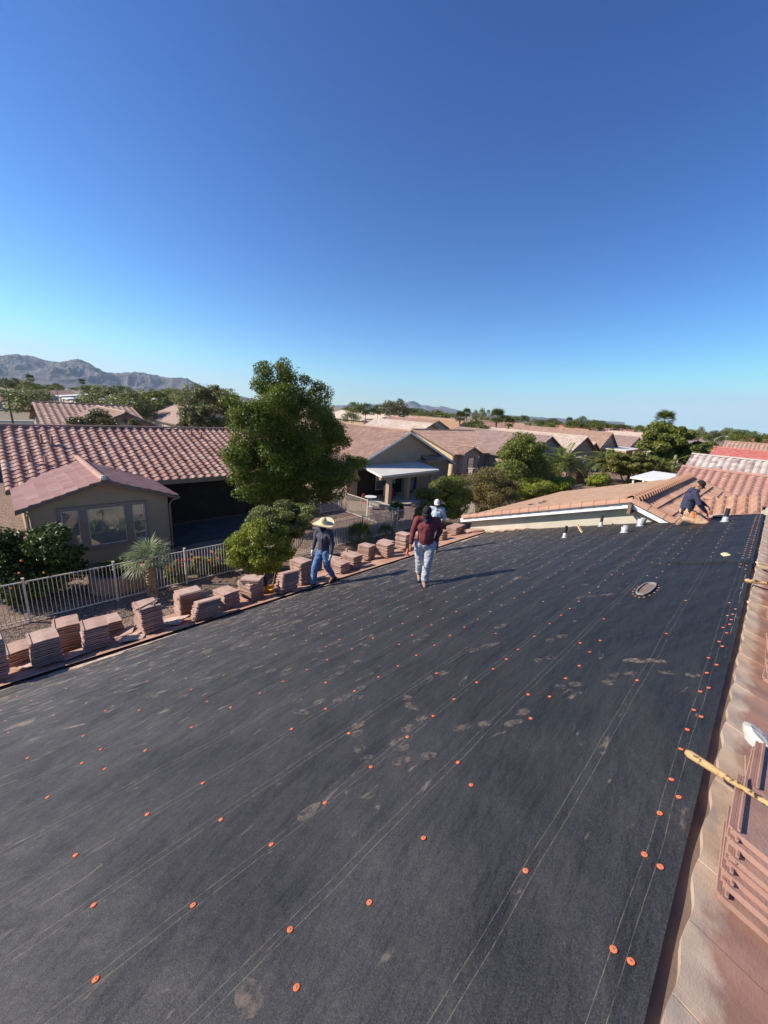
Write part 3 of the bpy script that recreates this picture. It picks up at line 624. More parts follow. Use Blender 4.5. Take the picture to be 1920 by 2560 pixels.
for a in FPR + [None] * 170:
    if a:
        p0, p1 = onroof(a[0], a[1]), onroof(a[2], a[3]); x, y = (p0[0] + p1[0]) / 2, (p0[1] + p1[1]) / 2; dx, dy = p1[0] - p0[0], p1[1] - p0[1]; L_ = math.hypot(dx, dy); an = math.atan2(dy, dx)
        L_ = min(max(L_, .10), .3); wd = .085
    else:
        x, y = r.uniform(.5, 13.2), 7.0 - abs(r.gauss(0, 1.9)); L_ = r.uniform(.1, .24); an = r.choice((0, .3, -.4, 1.5)) + r.gauss(0, .4); wd = r.uniform(.06, .095)
        if y < .3 or y > 7 or (x < 5 and y < 3): continue
    i0 = len(V); n_ = 18; ring = []
    for k in range(n_):
        t = 2 * math.pi * k / n_; u = math.cos(t) * L_ / 2; v_ = math.sin(t) * wd / 2 * (1 - .22 * math.cos(t)) * (1 + .06 * r.gauss(0, 1))
        X, Y = x + u * math.cos(an) - v_ * math.sin(an), y + u * math.sin(an) + v_ * math.cos(an); V.append((X - 5, Y, on_felt(X, Y) + .003)); UVs.append((u * 10 + x, v_ * 10))
    F.append(tuple(range(i0, i0 + n_)))
F = np.array(F); dm = npmesh('footprints', V, F, 'dust', UVs); d_ = ob('footprints', dm, own); d_['label'] = 'dusty tan boot prints on the black felt'
d_['kind'] = 'stuff'
# cross seam of the felt
mb = MB()
for k in range(40):
    y0, y1 = k / 40 * 1.0, (k + 1) / 40 * 1.0; x0, x1 = [7.95 + .012 * math.sin(9 * y) for y in (y0, y1)]
    mb.quad((x0, y0, on_felt(x0, y0) + .016), (x1, y1, on_felt(x1, y1) + .016), (x1 + .3, y1, on_felt(x1 + .3, y1) + .006), (x0 + .3, y0, on_felt(x0 + .3, y0) + .006))
    mb.quad((x0, y0, on_felt(x0, y0) - .004), (x1, y1, on_felt(x1, y1) - .004), (x1, y1, on_felt(x1, y1) + .016), (x0, y0, on_felt(x0, y0) + .016))
part('felt_seam', mb, 'felt', own)
# raised ridge strip: folded felt, ragged old paper, painted shadow strip
mb = MB(); n_ = 220; rr = random.Random(4)
edge = [-.05 - .035 * abs(noise.noise(Vector((i * .55, 0, 3)))) - (.03 if rr.random() < .12 else 0) for i in range(n_ + 1)]
for i in range(n_):
    x0, x1 = -1 + 14.6 * i / n_, -1 + 14.6 * (i + 1) / n_
    if x0 > 7.85: 
        mb.quad((x0, -.03, -.006), (x1, -.03, -.006), (x1, edge[i + 1] - .07, .0 + (edge[i + 1]) * .5), (x0, edge[i] - .07, (edge[i]) * .5))
part('ridge_felt', mb, 'felt', own)
mb = MB()
for i in range(n_):
    x0, x1 = -1 + 14.6 * i / n_, -1 + 14.6 * (i + 1) / n_
    if 4.3 < x0 < 7.9:
        a, b = [.035 + .035 * abs(noise.noise(Vector((x * 2.3, 7, 3)))) for x in (x0, x1)]
        mb.quad((x0, -.04, -.015), (x1, -.04, -.015), (x1, -.04 + b, .004), (x0, -.04 + a, .004))
part('torn_paper', mb, 'old_paper', own)
# the other slope still tiled: wide shallow-wave tiles, pale mortar left along the ridge
def near_tile_material():
    m = tile_mat('tile_ridge', [(.30, .15, .10), (.37, .19, .135), (.32, .165, .115), (.40, .22, .155)], (.42, .26, .18), st=.5, nscale=9)
    n = m.node_tree; L = n.links; b = n.nodes["Principled BSDF"]; src = b.inputs['Base Color'].links[0].from_socket
    tc = N(n, "ShaderNodeTexCoord"); sx = N(n, "ShaderNodeSeparateXYZ"); L.new(tc.outputs['Object'], sx.inputs[0])
    nz = N(n, "ShaderNodeTexNoise", ins={'Scale': 5, 'Detail': 7, 'Roughness': .65}); L.new(tc.outputs['Object'], nz.inputs['Vector'])
    mr = N(n, "ShaderNodeMapRange", ins={1: -.28, 2: -.10, 3: -.34, 4: .34}); L.new(sx.outputs[1], mr.inputs[0])
    ad = N(n, "ShaderNodeMath", operation='ADD'); L.new(mr.outputs[0], ad.inputs[0]); L.new(nz.outputs[0], ad.inputs[1])
    r = ramp(n, [(.42, (0, 0, 0)), (.62, (1, 1, 1))]); L.new(ad.outputs[0], r.inputs[0])
    n2 = N(n, "ShaderNodeTexNoise", ins={'Scale': 6, 'Detail': 7, 'Roughness': .6}); L.new(tc.outputs['Object'], n2.inputs['Vector'])
    r2 = ramp(n, [(.34, (.36, .28, .22)), (.46, (.50, .36, .25)), (.70, (.58, .44, .32))]); L.new(n2.outputs[0], r2.inputs[0])
    L.new(mixc(n, r.outputs[0], src, r2.outputs[0]), b.inputs['Base Color'])
    nb = N(n, "ShaderNodeTexNoise", ins={'Scale': 140, 'Detail': 5}); L.new(tc.outputs['Object'], nb.inputs['Vector'])
    bp = N(n, "ShaderNodeBump", ins={'Strength': .5, 'Distance': .003}); L.new(nb.outputs[0], bp.inputs['Height']); L.new(bp.outputs[0], b.inputs['Normal'])
near_tile_material()
V = []; F = []; UVn = []; W_ = .308; course = .34
xs = []
for k in range(int(16.8 / W_)):
    for f in (0, .004, .012, .12, .25, .38, .5, .62, .75, .88, .988, .996): xs.append((-3.2 + (k + f) * W_, f, k))
ncol = len(xs)
rowl = []
for c_ in range(20):
    rowl += [(c_, 0.), (c_, .01), (c_, .15), (c_, .4), (c_, .7), (c_, 1.0)]
for (c_, f) in [(-1, 0)] + rowl:
    for (x, fx_, k) in xs:
        wave = .005 * math.sin(fx_ * 2 * math.pi + .6)
        if c_ <= 0 and f <= .011: y = -.088 - .009 * math.sin(fx_ * 2 * math.pi) - .012 * noise.noise(Vector((x * 2.6, 2, 0)))
        else: y = -.088 - (c_ + f) * course
        # each course laps over the next: its lower end is the high one
        z = y * T + .045 + .030 * f + wave + (.003 if k % 2 else 0)
        if fx_ in (0, .996): z -= .012
        if c_ == -1: z = y * T - .03
        if f == 0. and c_ > 0: z = y * T + .04
        V.append((x - 5, y, z)); UVn.append((k + .5, c_ + .5))
nr_ = len(V) // ncol
idx = np.arange(nr_ * ncol).reshape(nr_, ncol)
F = np.stack([idx[:-1, :-1], idx[1:, :-1], idx[1:, 1:], idx[:-1, 1:]], -1).reshape(-1, 4)
ob('ridge_course_tiles', npmesh('ridge_course_tiles', V, F, 'tile_ridge', UVn), own)
mb = MB(); mb.quad((-3.2, -.02, -.02), (XF, -.02, -.02), (XF, -.11, -.03), (-3.2, -.11, -.03)); part('ridge_shadow', mb, 'trim_brown', own)  # brown strip paints the felt edge's shadow on the tiles

# skylight tube base in the felt
def oval(cx, cy, a, b, n=40, p=3.0):
    return [(cx + a * math.copysign(abs(math.cos(t)) ** (2 / p), math.cos(t)), cy + b * math.copysign(abs(math.sin(t)) ** (2 / p), math.sin(t))) for t in [2 * math.pi * k / n for k in range(n)]]
sk = MB(); O1, O2 = oval(6.26, .945, .31, .088), oval(6.26, .945, .288, .076)
for (P_, h0, Q_, h1) in ((O1, .012, O1, .035), (O1, .035, O2, .035), (O2, .035, O2, .012)):
    for k in range(40):
        a, b, c, d = P_[k], P_[(k + 1) % 40], Q_[(k + 1) % 40], Q_[k]; sk.quad((a[0], a[1], on_felt(*a) + h0), (b[0], b[1], on_felt(*b) + h0), (c[0], c[1], on_felt(*c) + h1), (d[0], d[1], on_felt(*d) + h1))
vt = part('vent_base', sk, 'galv', own)
mb = MB(); mb.quad(*[(a[0], a[1], on_felt(*a) + .014) for a in O2]); part('cover_plate', mb, 'trim_brown', vt)
# plumbing vents through the felt
def vent_pipe(x, y, r0, h, hc, rc, label, black=True, lean=0.):
    z = on_felt(x, y); t = MB(); t.tube([(x, y, z - .02), (x, y - lean, z + h)], r0, 14, False); t.tube([(x, y - lean, z + h), (x, y - lean, z + h - .06)], r0 * .8, 14)
    p_ = part('vent_pipe', t, 'pipe_black' if black else 'lead', own, True); p_['label'] = label
    f_ = MB(); n = 18; rc = rc * .8; pr = [(rc * 1.0, .004), (rc * .88, .012), (rc * .75, .03), (r0 * 1.25, hc), (r0 * 1.02, hc + .01)]; i0 = len(f_.v)
    for rr_, zz in pr:
        for k in range(n):
            a = 2 * math.pi * k / n; X, Y = rr_ * math.cos(a), rr_ * math.sin(a); f_.v.append((x + X, y + Y, z - (Y * T if zz < .05 else Y * T * .5) + zz))
    for j in range(len(pr) - 1):
        for k in range(n): f_.f.append((i0 + j * n + k, i0 + j * n + (k + 1) % n, i0 + (j + 1) * n + (k + 1) % n, i0 + (j + 1) * n + k))
    part('flashing', f_, 'lead', p_, True)
vent_pipe(11.0, 3.73, .04, .34, .13, .10, 'black vent pipe on a grey cone, nearest the loose batten')
vent_pipe(12.89, 3.38, .04, .34, .13, .10, 'black vent pipe close to the cream gable wall')
vent_pipe(11.46, 2.43, .075, .19, .15, .13, 'stubby grey metal vent, nearer of the two', False, .02)
vent_pipe(12.46, 2.30, .075, .24, .2, .13, 'stubby grey metal vent leaning, farther of the two', False, .06)
vent_pipe(12.40, .60, .045, .33, .12, .11, 'grey vent pipe beside the kneeling man')

# ------------------------------------------------------------------ cross wing of the same house
wg = thing('roof_wing', (18, 5, G), 'cross gable wing with orange sunlit tiles and a cream stucco gable', 'house wing')
RZ = -.20; RY = 2.72; XB = 12.98; XE = 24.2
mes = [tile_slope([(XE, 8.75, RZ - (8.75 - RY) * T), (XB + .05, 8.45, RZ - (8.45 - RY) * T), (XB + .05, RY, RZ), (XE - .9, RY, RZ)], 'tile_orange', 'flat', .305, .34, 4, .03)]
a = ob('sunlit_slope', join_meshes('sunlit_slope', mes, wg.location), wg)
mes = [tile_slope([(XB + .05, .2, RZ - (RY - .2) * T), (22.9, .2, RZ - (RY - .2) * T), (22.9, RY, RZ), (XB + .05, RY, RZ)], 'tile_wing', 'rib', .34, .42, 24, .05, amp=.028)]
ob('shaded_slope', join_meshes('shaded_slope', mes, wg.location), wg)
rc = MB(); caps_along(rc, (23.3, RY, RZ + .05), (XB - .02, RY, RZ + .05), .16, .33, 9, 0., .42); part('ridge_cap', rc, 'tile_wing', wg)
rc = MB(); caps_along(rc, (XB + .03, 8.4, RZ - (8.4 - RY) * T + .01), (XB + .03, RY, RZ + .02), .13, .34, 7); part('rake_tiles', rc, 'tile_wing', wg); rc = MB(); caps_along(rc, (XB + .03, RY, RZ + .02), (XB + .03, 1.5, RZ - (RY - 1.5) * T + .01), .15, .36, 7); part('rake_tiles', rc, 'tile_wing', wg); rc = MB(); caps_along(rc, (22.9, .2, RZ - (RY - .2) * T), (22.9, RY, RZ), .13, .36); part('rake_tiles', rc, 'tile_wing', wg)
mb = MB()
for (y0, z0, y1, z1) in ((8.45, RZ - (8.45 - RY) * T - .10, RY, RZ - .10), (1.4, RZ - (RY - 1.4) * T - .10, RY, RZ - .10)):
    p, q = Vector((XB, y0, z0)), Vector((XB, y1, z1)); d = q - p; mb.box((p + q) / 2, (d.length + .02, .05, .15), d.to_track_quat('X', 'Z').to_matrix())
part('barge_board', mb, 'white_paint', wg)
mb = MB(); XW = 13.2
mb.quad((XW, 8.1, G), (XW, 8.1, RZ - (8.1 - RY) * T - .06), (XW, RY, RZ - .06), (XW, .3, RZ - (RY - .3) * T - .06), (XW, .3, -1.2)); mb.quad((XW, 8.1, G), (XE - .4, 8.1, G), (XE - .4, 8.1, -2.05), (XW, 8.1, -2.05)); mb.quad((XE - .4, 8.1, G), (XE - .4, -3, G), (XE - .4, -3, -2), (XE - .4, RY, RZ - .1), (XE - .4, 8.1, -2.05))
mb.quad((XW, .15, G), (22.7, .15, G), (22.7, .15, -1.1), (XW, .15, -1.1))
part('gable_wall', mb, 'stucco_cream', wg)
mb = MB(); mb.quad((XB, 8.4, RZ - (8.4 - RY) * T - .05), (XE, 8.4, RZ - (8.4 - RY) * T - .05), (XE, RY, RZ - .05), (XB, RY, RZ - .05)); mb.quad((XB, .2, RZ - (RY - .2) * T - .05), (22.8, .2, RZ - (RY - .2) * T - .05), (22.8, RY, RZ - .05), (XB, RY, RZ - .05))
mb.box((XW - .2, RY, RZ - .2), (.42, .09, .28)); part('soffit', mb, 'trim_brown', wg)
mb = MB()   # stepped tile ends along the foot of the gable wall
for k in range(20):
    y = 7.0 - k * .33; mb.box((XF - .35 - max(0, y - 5.4) * .3 + .2, y, -y * T + .05), (.42, .36, .022), Matrix.Rotation(-math.atan(T) + .1, 3, 'X'))
part('flashing_tiles', mb, 'tile_loose', wg)
for x, y in ((15.6, 6.9), (15.9, 6.6), (16.6, 6.75)):
    mb = MB()
    for k in range(3): mb.box((x + k * .12, y - k * .05, RZ - (y - RY) * T + .05), (.14, .07, .05), Matrix.Rotation(k * .7, 3, 'Z'))
    part('mortar_lump', mb, 'trim_brown', wg)
# leftover patch of barrel tiles over the far end of the ridge
pt = [Vector((13.75, .98, -.30)), Vector((13.75, .02, .02)), Vector((15.2, .12, -.06)), Vector((15.2, 1.05, .02))]
mes = [tile_slope([(13.75, .02, -.03), (13.75, 1.45, -.5), (15.2, 1.45, -.12), (15.2, .02, .07)], 'tile_wing', 'barrel', .24, .4, 8, .03)]
ob('barrel_patch', join_meshes('barrel_patch', mes, wg.location), wg)
rc = MB(); caps_along(rc, (15.2, 1.35, -.02), (14.9, .0, -.05), .09, .33); part('patch_ridge', rc, 'tile_wing', wg)

# ================================================================== neighbouring houses
HG = 'tile roofed stucco houses of the neighbourhood'
# A: left, with a projecting wing towards us
hA = thing('stucco_house', (6, 24, G), 'tan stucco house with barrel tile roof and a pink ribbed tile wing', 'house', HG)
gable_block(hA, .35, 13.3, 23.4, 35.6, 'x', -.32, -2.42, 'tile_terracotta', 'stucco', 'barrel', .45, .45, .37, 10, nm='roof')
gable_block(hA, .42, 5.19, 19.3, 24.2, 'y', -1.60, -2.42, 'tile_pinkflat', 'stucco', 'rib', .36, .48, .40, 24, nm='wing_roof')
rc = MB(); caps_along(rc, (2.8, 18.94, -1.54), (2.8, 25.6, -1.54), .13, .4, 9); part('wing_ridge_cap', rc, 'tile_terracotta', hA)
mb = MB(); mb.lathe([(0, .12), (.08, .1), (.12, 0), (.1, -.08)], (2.8, 18.9, -1.5), 10); part('ridge_end_mortar', mb, 'mortar', hA)
wf = part('window', MB().box((2.78, 19.27, -2.74), (3.1, .12, .14)).box((2.8, 19.27, -4.5), (3.15, .14, .14)).box((1.28, 19.28, -3.6), (.1, .08, 1.7)).box((2.02, 19.26, -3.6), (.28, .11, 1.64)).box((3.6, 19.26, -3.6), (.28, .11, 1.64)).box((4.27, 19.28, -3.6), (.1, .08, 1.7)).box((1.6, 19.272, -3.62), (.58, .05, .05)).box((3.98, 19.272, -3.62), (.5, .05, .05)), 'trim_tan', hA)
ss = MB()
for (x0, x1) in ((1.33, 1.88), (2.16, 3.46), (3.74, 4.22)):
    for (a0, a1, b0, b1) in ((x0, x1, -2.86, -2.82), (x0, x1, -4.42, -4.38), (x0, x0 + .035, -4.4, -2.84), (x1 - .035, x1, -4.4, -2.84)): ss.box(((a0 + a1) / 2, 19.262, (b0 + b1) / 2), (a1 - a0, .02, b1 - b0))
part('sash', ss, 'fence_paint', wf)
wf['label'] = 'triple window with brown trim in the wing facade'
for (x0, x1) in ((1.33, 1.88), (2.16, 3.46), (3.74, 4.22)): part('pane', MB().box(((x0 + x1) / 2, 19.285, -3.62), (x1 - x0, .03, 1.6)), 'window_glass', wf)
mb = MB()
for k in range(9): mb.box((.42 - .03, 19.6 + k * .9 if k < 5 else 19.6 + k * .9, -4.0 + (k % 3) * .5), (.05, .12, .16))
part('wall_vent', mb, 'trim_brown', hA)
mb = MB(); mb.tube([(5.62, 18.98, -2.62), (5.36, 19.15, -2.75), (5.24, 19.22, -2.95), (5.24, 19.22, G)], .04, 8); mb.tube([(.30, 19.0, -2.62), (.40, 19.18, -2.75), (.36, 19.22, -2.95), (.36, 19.22, G)], .04, 8); part('downspout', mb, 'stucco_pink', hA, True)
mb = MB(); mb.box((9.3, 22.95, -2.66), (7.4, .16, .26)); mb.box((12.9, 22.95, -3.9), (.35, .35, 2.6)); part('patio_beam', mb, 'stucco', hA)
mb = MB(); mb.box((9.2, 23.32, -3.9), (7.6, .04, 2.5)); mb.quad((5.3, 19.4, -2.6), (5.3, 23.3, -2.6), (5.3, 23.3, G), (5.3, 19.4, G)); part('shade_sheet', mb, 'patio_shade', hA)  # near-black sheets paint the deep shade under the patio eave
mb = MB()
for x, y in ((1.6, 27.5), (2.0, 27.3), (.9, 25.4), (1.5, 25.1), (9.4, 28.3), (9.9, 27.9)): mb = MB(); mb.tube([(x, y, -2.6 + (y - 23) * .345 + .0), (x, y, -2.2 + (y - 23) * .345 + .12)], .06, 8); part('roof_vent', mb, 'tile_terracotta', hA)

# B: gable end with covered patio
hB = thing('stucco_house', (25.5, 30, G), 'grey shaded gable house with a flat white patio cover', 'house', HG)
gable_block(hB, 18.9, 32.1, 23.0, 41.0, 'y', .22, -2.62, 'tile_salmon', 'stucco', 'S', .45, .38, .42, 8, 'white_paint')
mb = MB(); V4 = [(20.3, 23.0, -2.48), (27.5, 23.0, -2.48), (26.6, 20.0, -2.72), (19.7, 20.0, -2.80)]
mb.quad(*V4); mb.quad(*[(x, y, z - .16) for x, y, z in V4][::-1])
for k in range(4): a, b = V4[k], V4[(k + 1) % 4]; mb.quad(a, b, (b[0], b[1], b[2] - .16), (a[0], a[1], a[2] - .16))
part('patio_cover', mb, 'patio_cover', hB)
mb = MB(); mb.box((23.2, 20.25, -3.02), (6.8, .2, .26))
for x, y in ((20.9, 20.35), (23.3, 20.6), (26.2, 20.5)): mb.box((x, y, -4.0), (.34, .34, 2.4))
part('patio_post', mb, 'stucco', hB)
mb = MB(); mb.box((23.6, 22.96, -3.95), (7.2, .04, 2.3)); part('shade_sheet', mb, 'patio_shade', hB)  # porch shade painted as a near-black sheet over the stucco
window(hB, 22.0, 24.2, -4.6, -3.1, 22.93, trim='white_paint')
window(hB, 25.2, 26.8, -5.0, -3.1, 22.93, trim='trim_brown')
mes = [tile_slope([(27.3, 22.1, -2.30), (30.6, 22.1, -2.30), (30.2, 23.0, -1.95), (27.7, 23.0, -1.95)], 'tile_terracotta', 'barrel', .3, .36, 6, .03)]
po = ob('pop_out_roof', join_meshes('pop_out_roof', mes, hB.location), hB)
part('pop_out', MB().box((29.0, 22.6, -2.4), (2.6, .8, .16)), 'stucco_pink', hB)
part('wall_lamp', MB().lathe([(0, .1), (.05, .08), (.06, -.05), (0, -.08)], (26.9, 22.9, -3.0), 8), 'plastic_white', hB)

# C: pink roof facing us, gable ends left; D: its gable wing
hC = thing('stucco_house', (48, 30, G), 'tan house with a pink barrel roof facing the camera and a taller gable wing', 'house', HG)
gable_block(hC, 37.9, 54, 26.6, 39.4, 'x', -.28, -2.45, 'tile_salmon', 'stucco_pink', 'barrel', .45, .42, .46, 6)
gable_block(hC, 45.5, 58.5, 21.6, 36, 'y', -.02, -2.45, 'tile_brown', 'stucco_pink', 'barrel', .45, .42, .46, 6, nm='wing_roof')
part('sunlight_sheet', MB().quad((37.86, 26.7, G), (37.86, 39.4, G), (37.86, 39.4, -2.6), (37.86, 33, -.5), (37.86, 26.7, -2.5)), 'stucco_sunlit', hC)  # sunlight on this gable end painted as a brighter, yellower stucco sheet
gable_block(hC, 39.0, 42.2, 25.9, 27.2, 'y', -1.75, -2.35, 'tile_salmon', 'stucco_pink', 'barrel', .3, .33, .36, 6, nm='bay_roof')
window(hC, 40.0, 41.2, -4.7, -3.0, 25.86); window(hC, 42.9, 43.9, -4.6, -3.0, 26.56, mull=False); window(hC, 44.4, 45.1, -4.6, -3.0, 26.56, mull=False)
window(hC, 50.0, 51.2, -4.4, -3.2, 21.56); window(hC, 52.4, 53.6, -4.4, -3.2, 21.56)
mb = MB(); mb.box((55, 20.4, -2.75), (7.5, 2.6, .14)); part('patio_cover', mb, 'stucco_cream', hC)
mb = MB(); mb.box((56.2, 21.3, -1.9), (2.2, .5, .5)); part('pop_out', mb, 'tile_salmon', hC)
mb = MB(); mb.tube([(42.5, 26.3, -2.3), (42.5, 26.3, -1.5)], .03, 6); mb.lathe([(.0, 0), (.25, .06), (.3, .12)], (42.5, 26.2, -1.5), 12); part('satellite_dish', mb, 'plastic_white', hC)

def simple_house(name, label, x0, x1, y0, y1, axis, zr, ze, roofm, wallm, kind='barrel', dens=4, pitch=.36, course=.42, wins=(), oh=.5, trim='trim_brown'):
    h = thing(name, ((x0 + x1) / 2, (y0 + y1) / 2, G), label, 'house', HG)
    gable_block(h, x0, x1, y0, y1, axis, zr, ze, roofm, wallm, kind, oh, pitch, course, dens, trim)
    for (a, b, c, d) in wins: window(h, a, b, c, d, y0 - .03)
    return h
hE = simple_house('stucco_house', 'grey gable house with a pale striped tile roof behind the short palm', 60.6, 73.4, 22.2, 40, 'y', -.12, -2.6, 'tile_pale', 'stucco', wins=((63, 64.4, -4.4, -3.1), (68, 69.6, -4.6, -3.1)))
gable_block(hE, 72.0, 78.5, 23.2, 28, 'y', -1.25, -2.6, 'tile_pale', 'stucco', 'barrel', .4, .36, .42, 4, nm='wing_roof')
hF = simple_house('stucco_house', 'steep red tiled gable house with a flat white patio roof', 84.2, 95.8, 25, 45, 'y', .42, -2.5, 'tile_salmon', 'stucco', wins=((88, 89.6, -4.4, -3.1),))
part('patio_cover', MB().box((92.5, 22.7, -2.6), (14, 4.6, .16)), 'patio_cover', hF)
hG = simple_house('stucco_house', 'low red tiled gable house with long white patio roofs in front', 101, 115, 24, 42, 'y', -.35, -2.6, 'tile_brown', 'stucco')
part('patio_cover', MB().box((112, 21.2, -2.65), (16, 5, .16)), 'patio_cover', hG)
simple_house('stucco_house', 'pale pink roofed house behind the flat white patio roofs', 128, 150, 26, 44, 'y', .25, -2.5, 'tile_pale', 'stucco_cream', dens=3, pitch=.5)

# right: houses beyond the wing, ridges running left to right
hP = thing('stucco_house', (30, -3, G), 'neighbour house with wide wavy pink tiles just beyond the wing', 'house', HG)
gable_block(hP, 23.5, 36.5, -12, 3.55, 'y', -.30, -2.42, 'tile_pinkS', 'stucco', 'S', .45, .36, .34, 10)
hQ = thing('stucco_house', (41, -2, G), 'house with white and mauve chequered roof tiles', 'house', HG)
gable_block(hQ, 37.6, 44.6, -12, 4.6, 'y', .02, -1.4, 'tile_check', 'stucco_cream', 'S', .4, .42, .42, 5)
hR = thing('stucco_house', (57, -2, G), 'house with a plain bright red tile roof', 'house', HG)
gable_block(hR, 49.5, 64, -12, 4.7, 'y', .30, -2.0, 'tile_red', 'stucco', 'rib', .45, .34, .30, 9)
hS = thing('stucco_house', (72, -2, G), 'house with a tan striped barrel roof beyond the red roof', 'house', HG)
gable_block(hS, 64.5, 79, -12, 5.0, 'y', .82, -1.9, 'tile_salmon', 'stucco', 'barrel', .45, .42, .42, 5)
hT = simple_house('stucco_house', 'far tan roof partly behind the dark tree on the right', 92, 108, 6, 20, 'x', .0, -2.4, 'tile_brown', 'stucco_cream', dens=3, pitch=.5)
pc = thing('patio_cover', (45, 7.6, G), 'flat white patio roof beyond the orange tiled slope', 'patio cover')
mb = MB(); mb.box((44.5, 7.6, -2.5), (9, 2.4, .14)); part('roof_panel', mb, 'white_paint', pc); mb = MB()
for x in (40.5, 44.5, 48.5): mb.box((x, 8.6, -3.85), (.12, .12, 2.6))
part('post', mb, 'white_paint', pc)

# left, behind house A
hM = thing('stucco_house', (8, 60, G), 'house with a pink barrel roof and small cross gable behind the near left roof', 'house', HG)
gable_block(hM, 3.8, 12.9, 52.5, 73, 'x', .02, -2.3, 'tile_salmon', 'stucco_pink', 'barrel', .45, .62, .6, 6)
gable_block(hM, 5.2, 13.2, 46, 60, 'y', -.05, -1.9, 'tile_salmon', 'stucco_pink', 'S', .45, .42, .42, 5, nm='wing_roof')
part('wall_ornament', MB().box((9.2, 45.9, -.95), (.12, .08, .8)).box((9.2, 45.9, -.8), (.5, .08, .12)), 'trim_brown', hM)
hN = thing('stucco_house', (26, 78, G), 'cream house with a low brown hipped roof between the left trees', 'house', HG)
gable_block(hN, 20.6, 32, 67.5, 90, 'y', .0, -2.3, 'tile_brown', 'stucco_cream', 'flat', .5, .5, .42, 3)
window(hN, 70, 71.2, -4.2, -3.4, 20.57, axis='x')
for i, (x, y, s, sl2) in enumerate(((22, 150, 9, .16), (33, 158, 11, .16), (26, 190, 12, .15), (44, 185, 12, .15), (52, 215, 14, .14), (30, 240, 14, .14), (62, 250, 14, .14))):
    lb = ['white flat roofed house, front one of the pair by the brown garage', 'white flat roofed house with a dark vent beside its twin', 'white flat roofed house carrying dark solar panels', 'white roofed house right of the solar panels', 'pale roofed house in the middle of the flat roofed cluster', 'rear white roofed house at the left of the flat roofed cluster', 'rearmost pale roofed house of the flat roofed cluster'][i]
    h = thing('flat_roof_house', (x, y, G), lb, 'house', 'flat roofed houses on the left')
    part('wall', MB().box((x, y, -3.6), (s, s * 1.3, 3.4)), 'stucco_pink', h)
    mb = MB(); a = [(x - s * .55, y - s * .7, -1.9), (x + s * .55, y - s * .7, -1.9 + s * sl2), (x + s * .55, y + s * .7, -1.9 + s * sl2), (x - s * .55, y + s * .7, -1.9)]
    mb.quad(*a); mb.quad(*[(p[0], p[1], p[2] - .3) for p in a][::-1])
    for k in range(4): p, q = a[k], a[(k + 1) % 4]; mb.quad(p, q, (q[0], q[1], q[2] - .3), (p[0], p[1], p[2] - .3))
    part('roof', mb, 'flat_roof', h)
    if i == 2: part('solar_panel', MB().quad(*[(x + (p[0] - x) * .7, y + (p[1] - y) * .7, p[2] + .25) for p in a]), 'solar_glass', h)

# houses across the street, further rows
rowspec = [
 (100, 124, 104, 142, 'y', .30, -2.6, 'tile_pale', 'stucco', 'big pale roofed gable house left of the bent street lamp'),
 (78, 92, 66, 84, 'y', .05, -2.6, 'tile_salmon', 'stucco_pink', 'salmon roofed house behind the feather palm'),
 (53, 64, 47, 62, 'y', -.1, -2.5, 'tile_pale', 'stucco', 'low pale gable roof right beside the feather palm crown'),
 (88, 100, 64, 80, 'y', .15, -2.6, 'tile_orange', 'stucco_pink', 'orange tinted roof between the feather palm and the tall palm'),
 (104, 118, 78, 100, 'y', .4, -2.6, 'tile_salmon', 'stucco_pink', 'pink roof behind the slim tall palm trunk'),
 (106, 120, 60, 76, 'x', .3, -2.6, 'tile_terracotta', 'stucco', 'pink roof with long ridge right of the slim palm'),
 (124, 138, 62, 84, 'y', .35, -2.6, 'tile_salmon', 'stucco_pink', 'salmon roof behind the rounded dark tree'),
 (126, 142, 44, 58, 'y', .1, -2.6, 'tile_orange', 'stucco_pink', 'orange roof gable left of the bushy topped palm'),
 (144, 158, 48, 66, 'y', .3, -2.6, 'tile_red', 'stucco', 'red roof right of the bushy topped palm'),
 (146, 160, 70, 90, 'x', .5, -2.6, 'tile_salmon', 'stucco', 'long pink roof far behind the bushy topped palm'),
 (166, 182, 50, 68, 'y', .4, -2.6, 'tile_red', 'stucco_pink', 'bright red roof beyond the palm row'),
 (190, 206, 46, 64, 'y', .5, -2.6, 'tile_terracotta', 'stucco', 'small red roof under the dark horizon trees'),
 (170, 190, 90, 110, 'x', .6, -2.6, 'tile_pale', 'stucco', 'pale far roof under the horizon trees in the centre'),
 (230, 250, 60, 80, 'y', .6, -2.6, 'tile_red', 'stucco', 'faint red roof on the horizon right of centre'),
 (210, 236, 24, 40, 'x', .6, -2.6, 'tile_brown', 'stucco', 'brown roof far behind the steep gable house'),
 (170, 190, 18, 34, 'x', .5, -2.6, 'tile_salmon', 'stucco', 'far tan roof above the orange wing slope'),
 (150, 166, -8, 8, 'y', .8, -2.6, 'tile_red', 'stucco_cream', 'far red roof at the right edge under the trees'),
 (-14, 2, 150, 166, 'x', .1, -2.6, 'tile_salmon', 'stucco_cream', 'salmon roof at the far left under the mountains'),
 (14, 34, 290, 310, 'x', .4, -2.6, 'tile_terracotta', 'stucco_cream', 'small brown roof near the leftmost dark palm'),
 (60, 90, 300, 320, 'x', .5, -2.6, 'tile_terracotta', 'stucco_cream', 'long reddish roof beyond the solar panels'),
 (110, 140, 330, 350, 'x', .4, -2.6, 'tile_brown', 'stucco_cream', 'brown roof at the foot of the mountains right of the little palm'),
 (-30, -10, 220, 240, 'x', .3, -2.6, 'tile_brown', 'stucco', 'grey brown roof at the left edge under the mountains')]
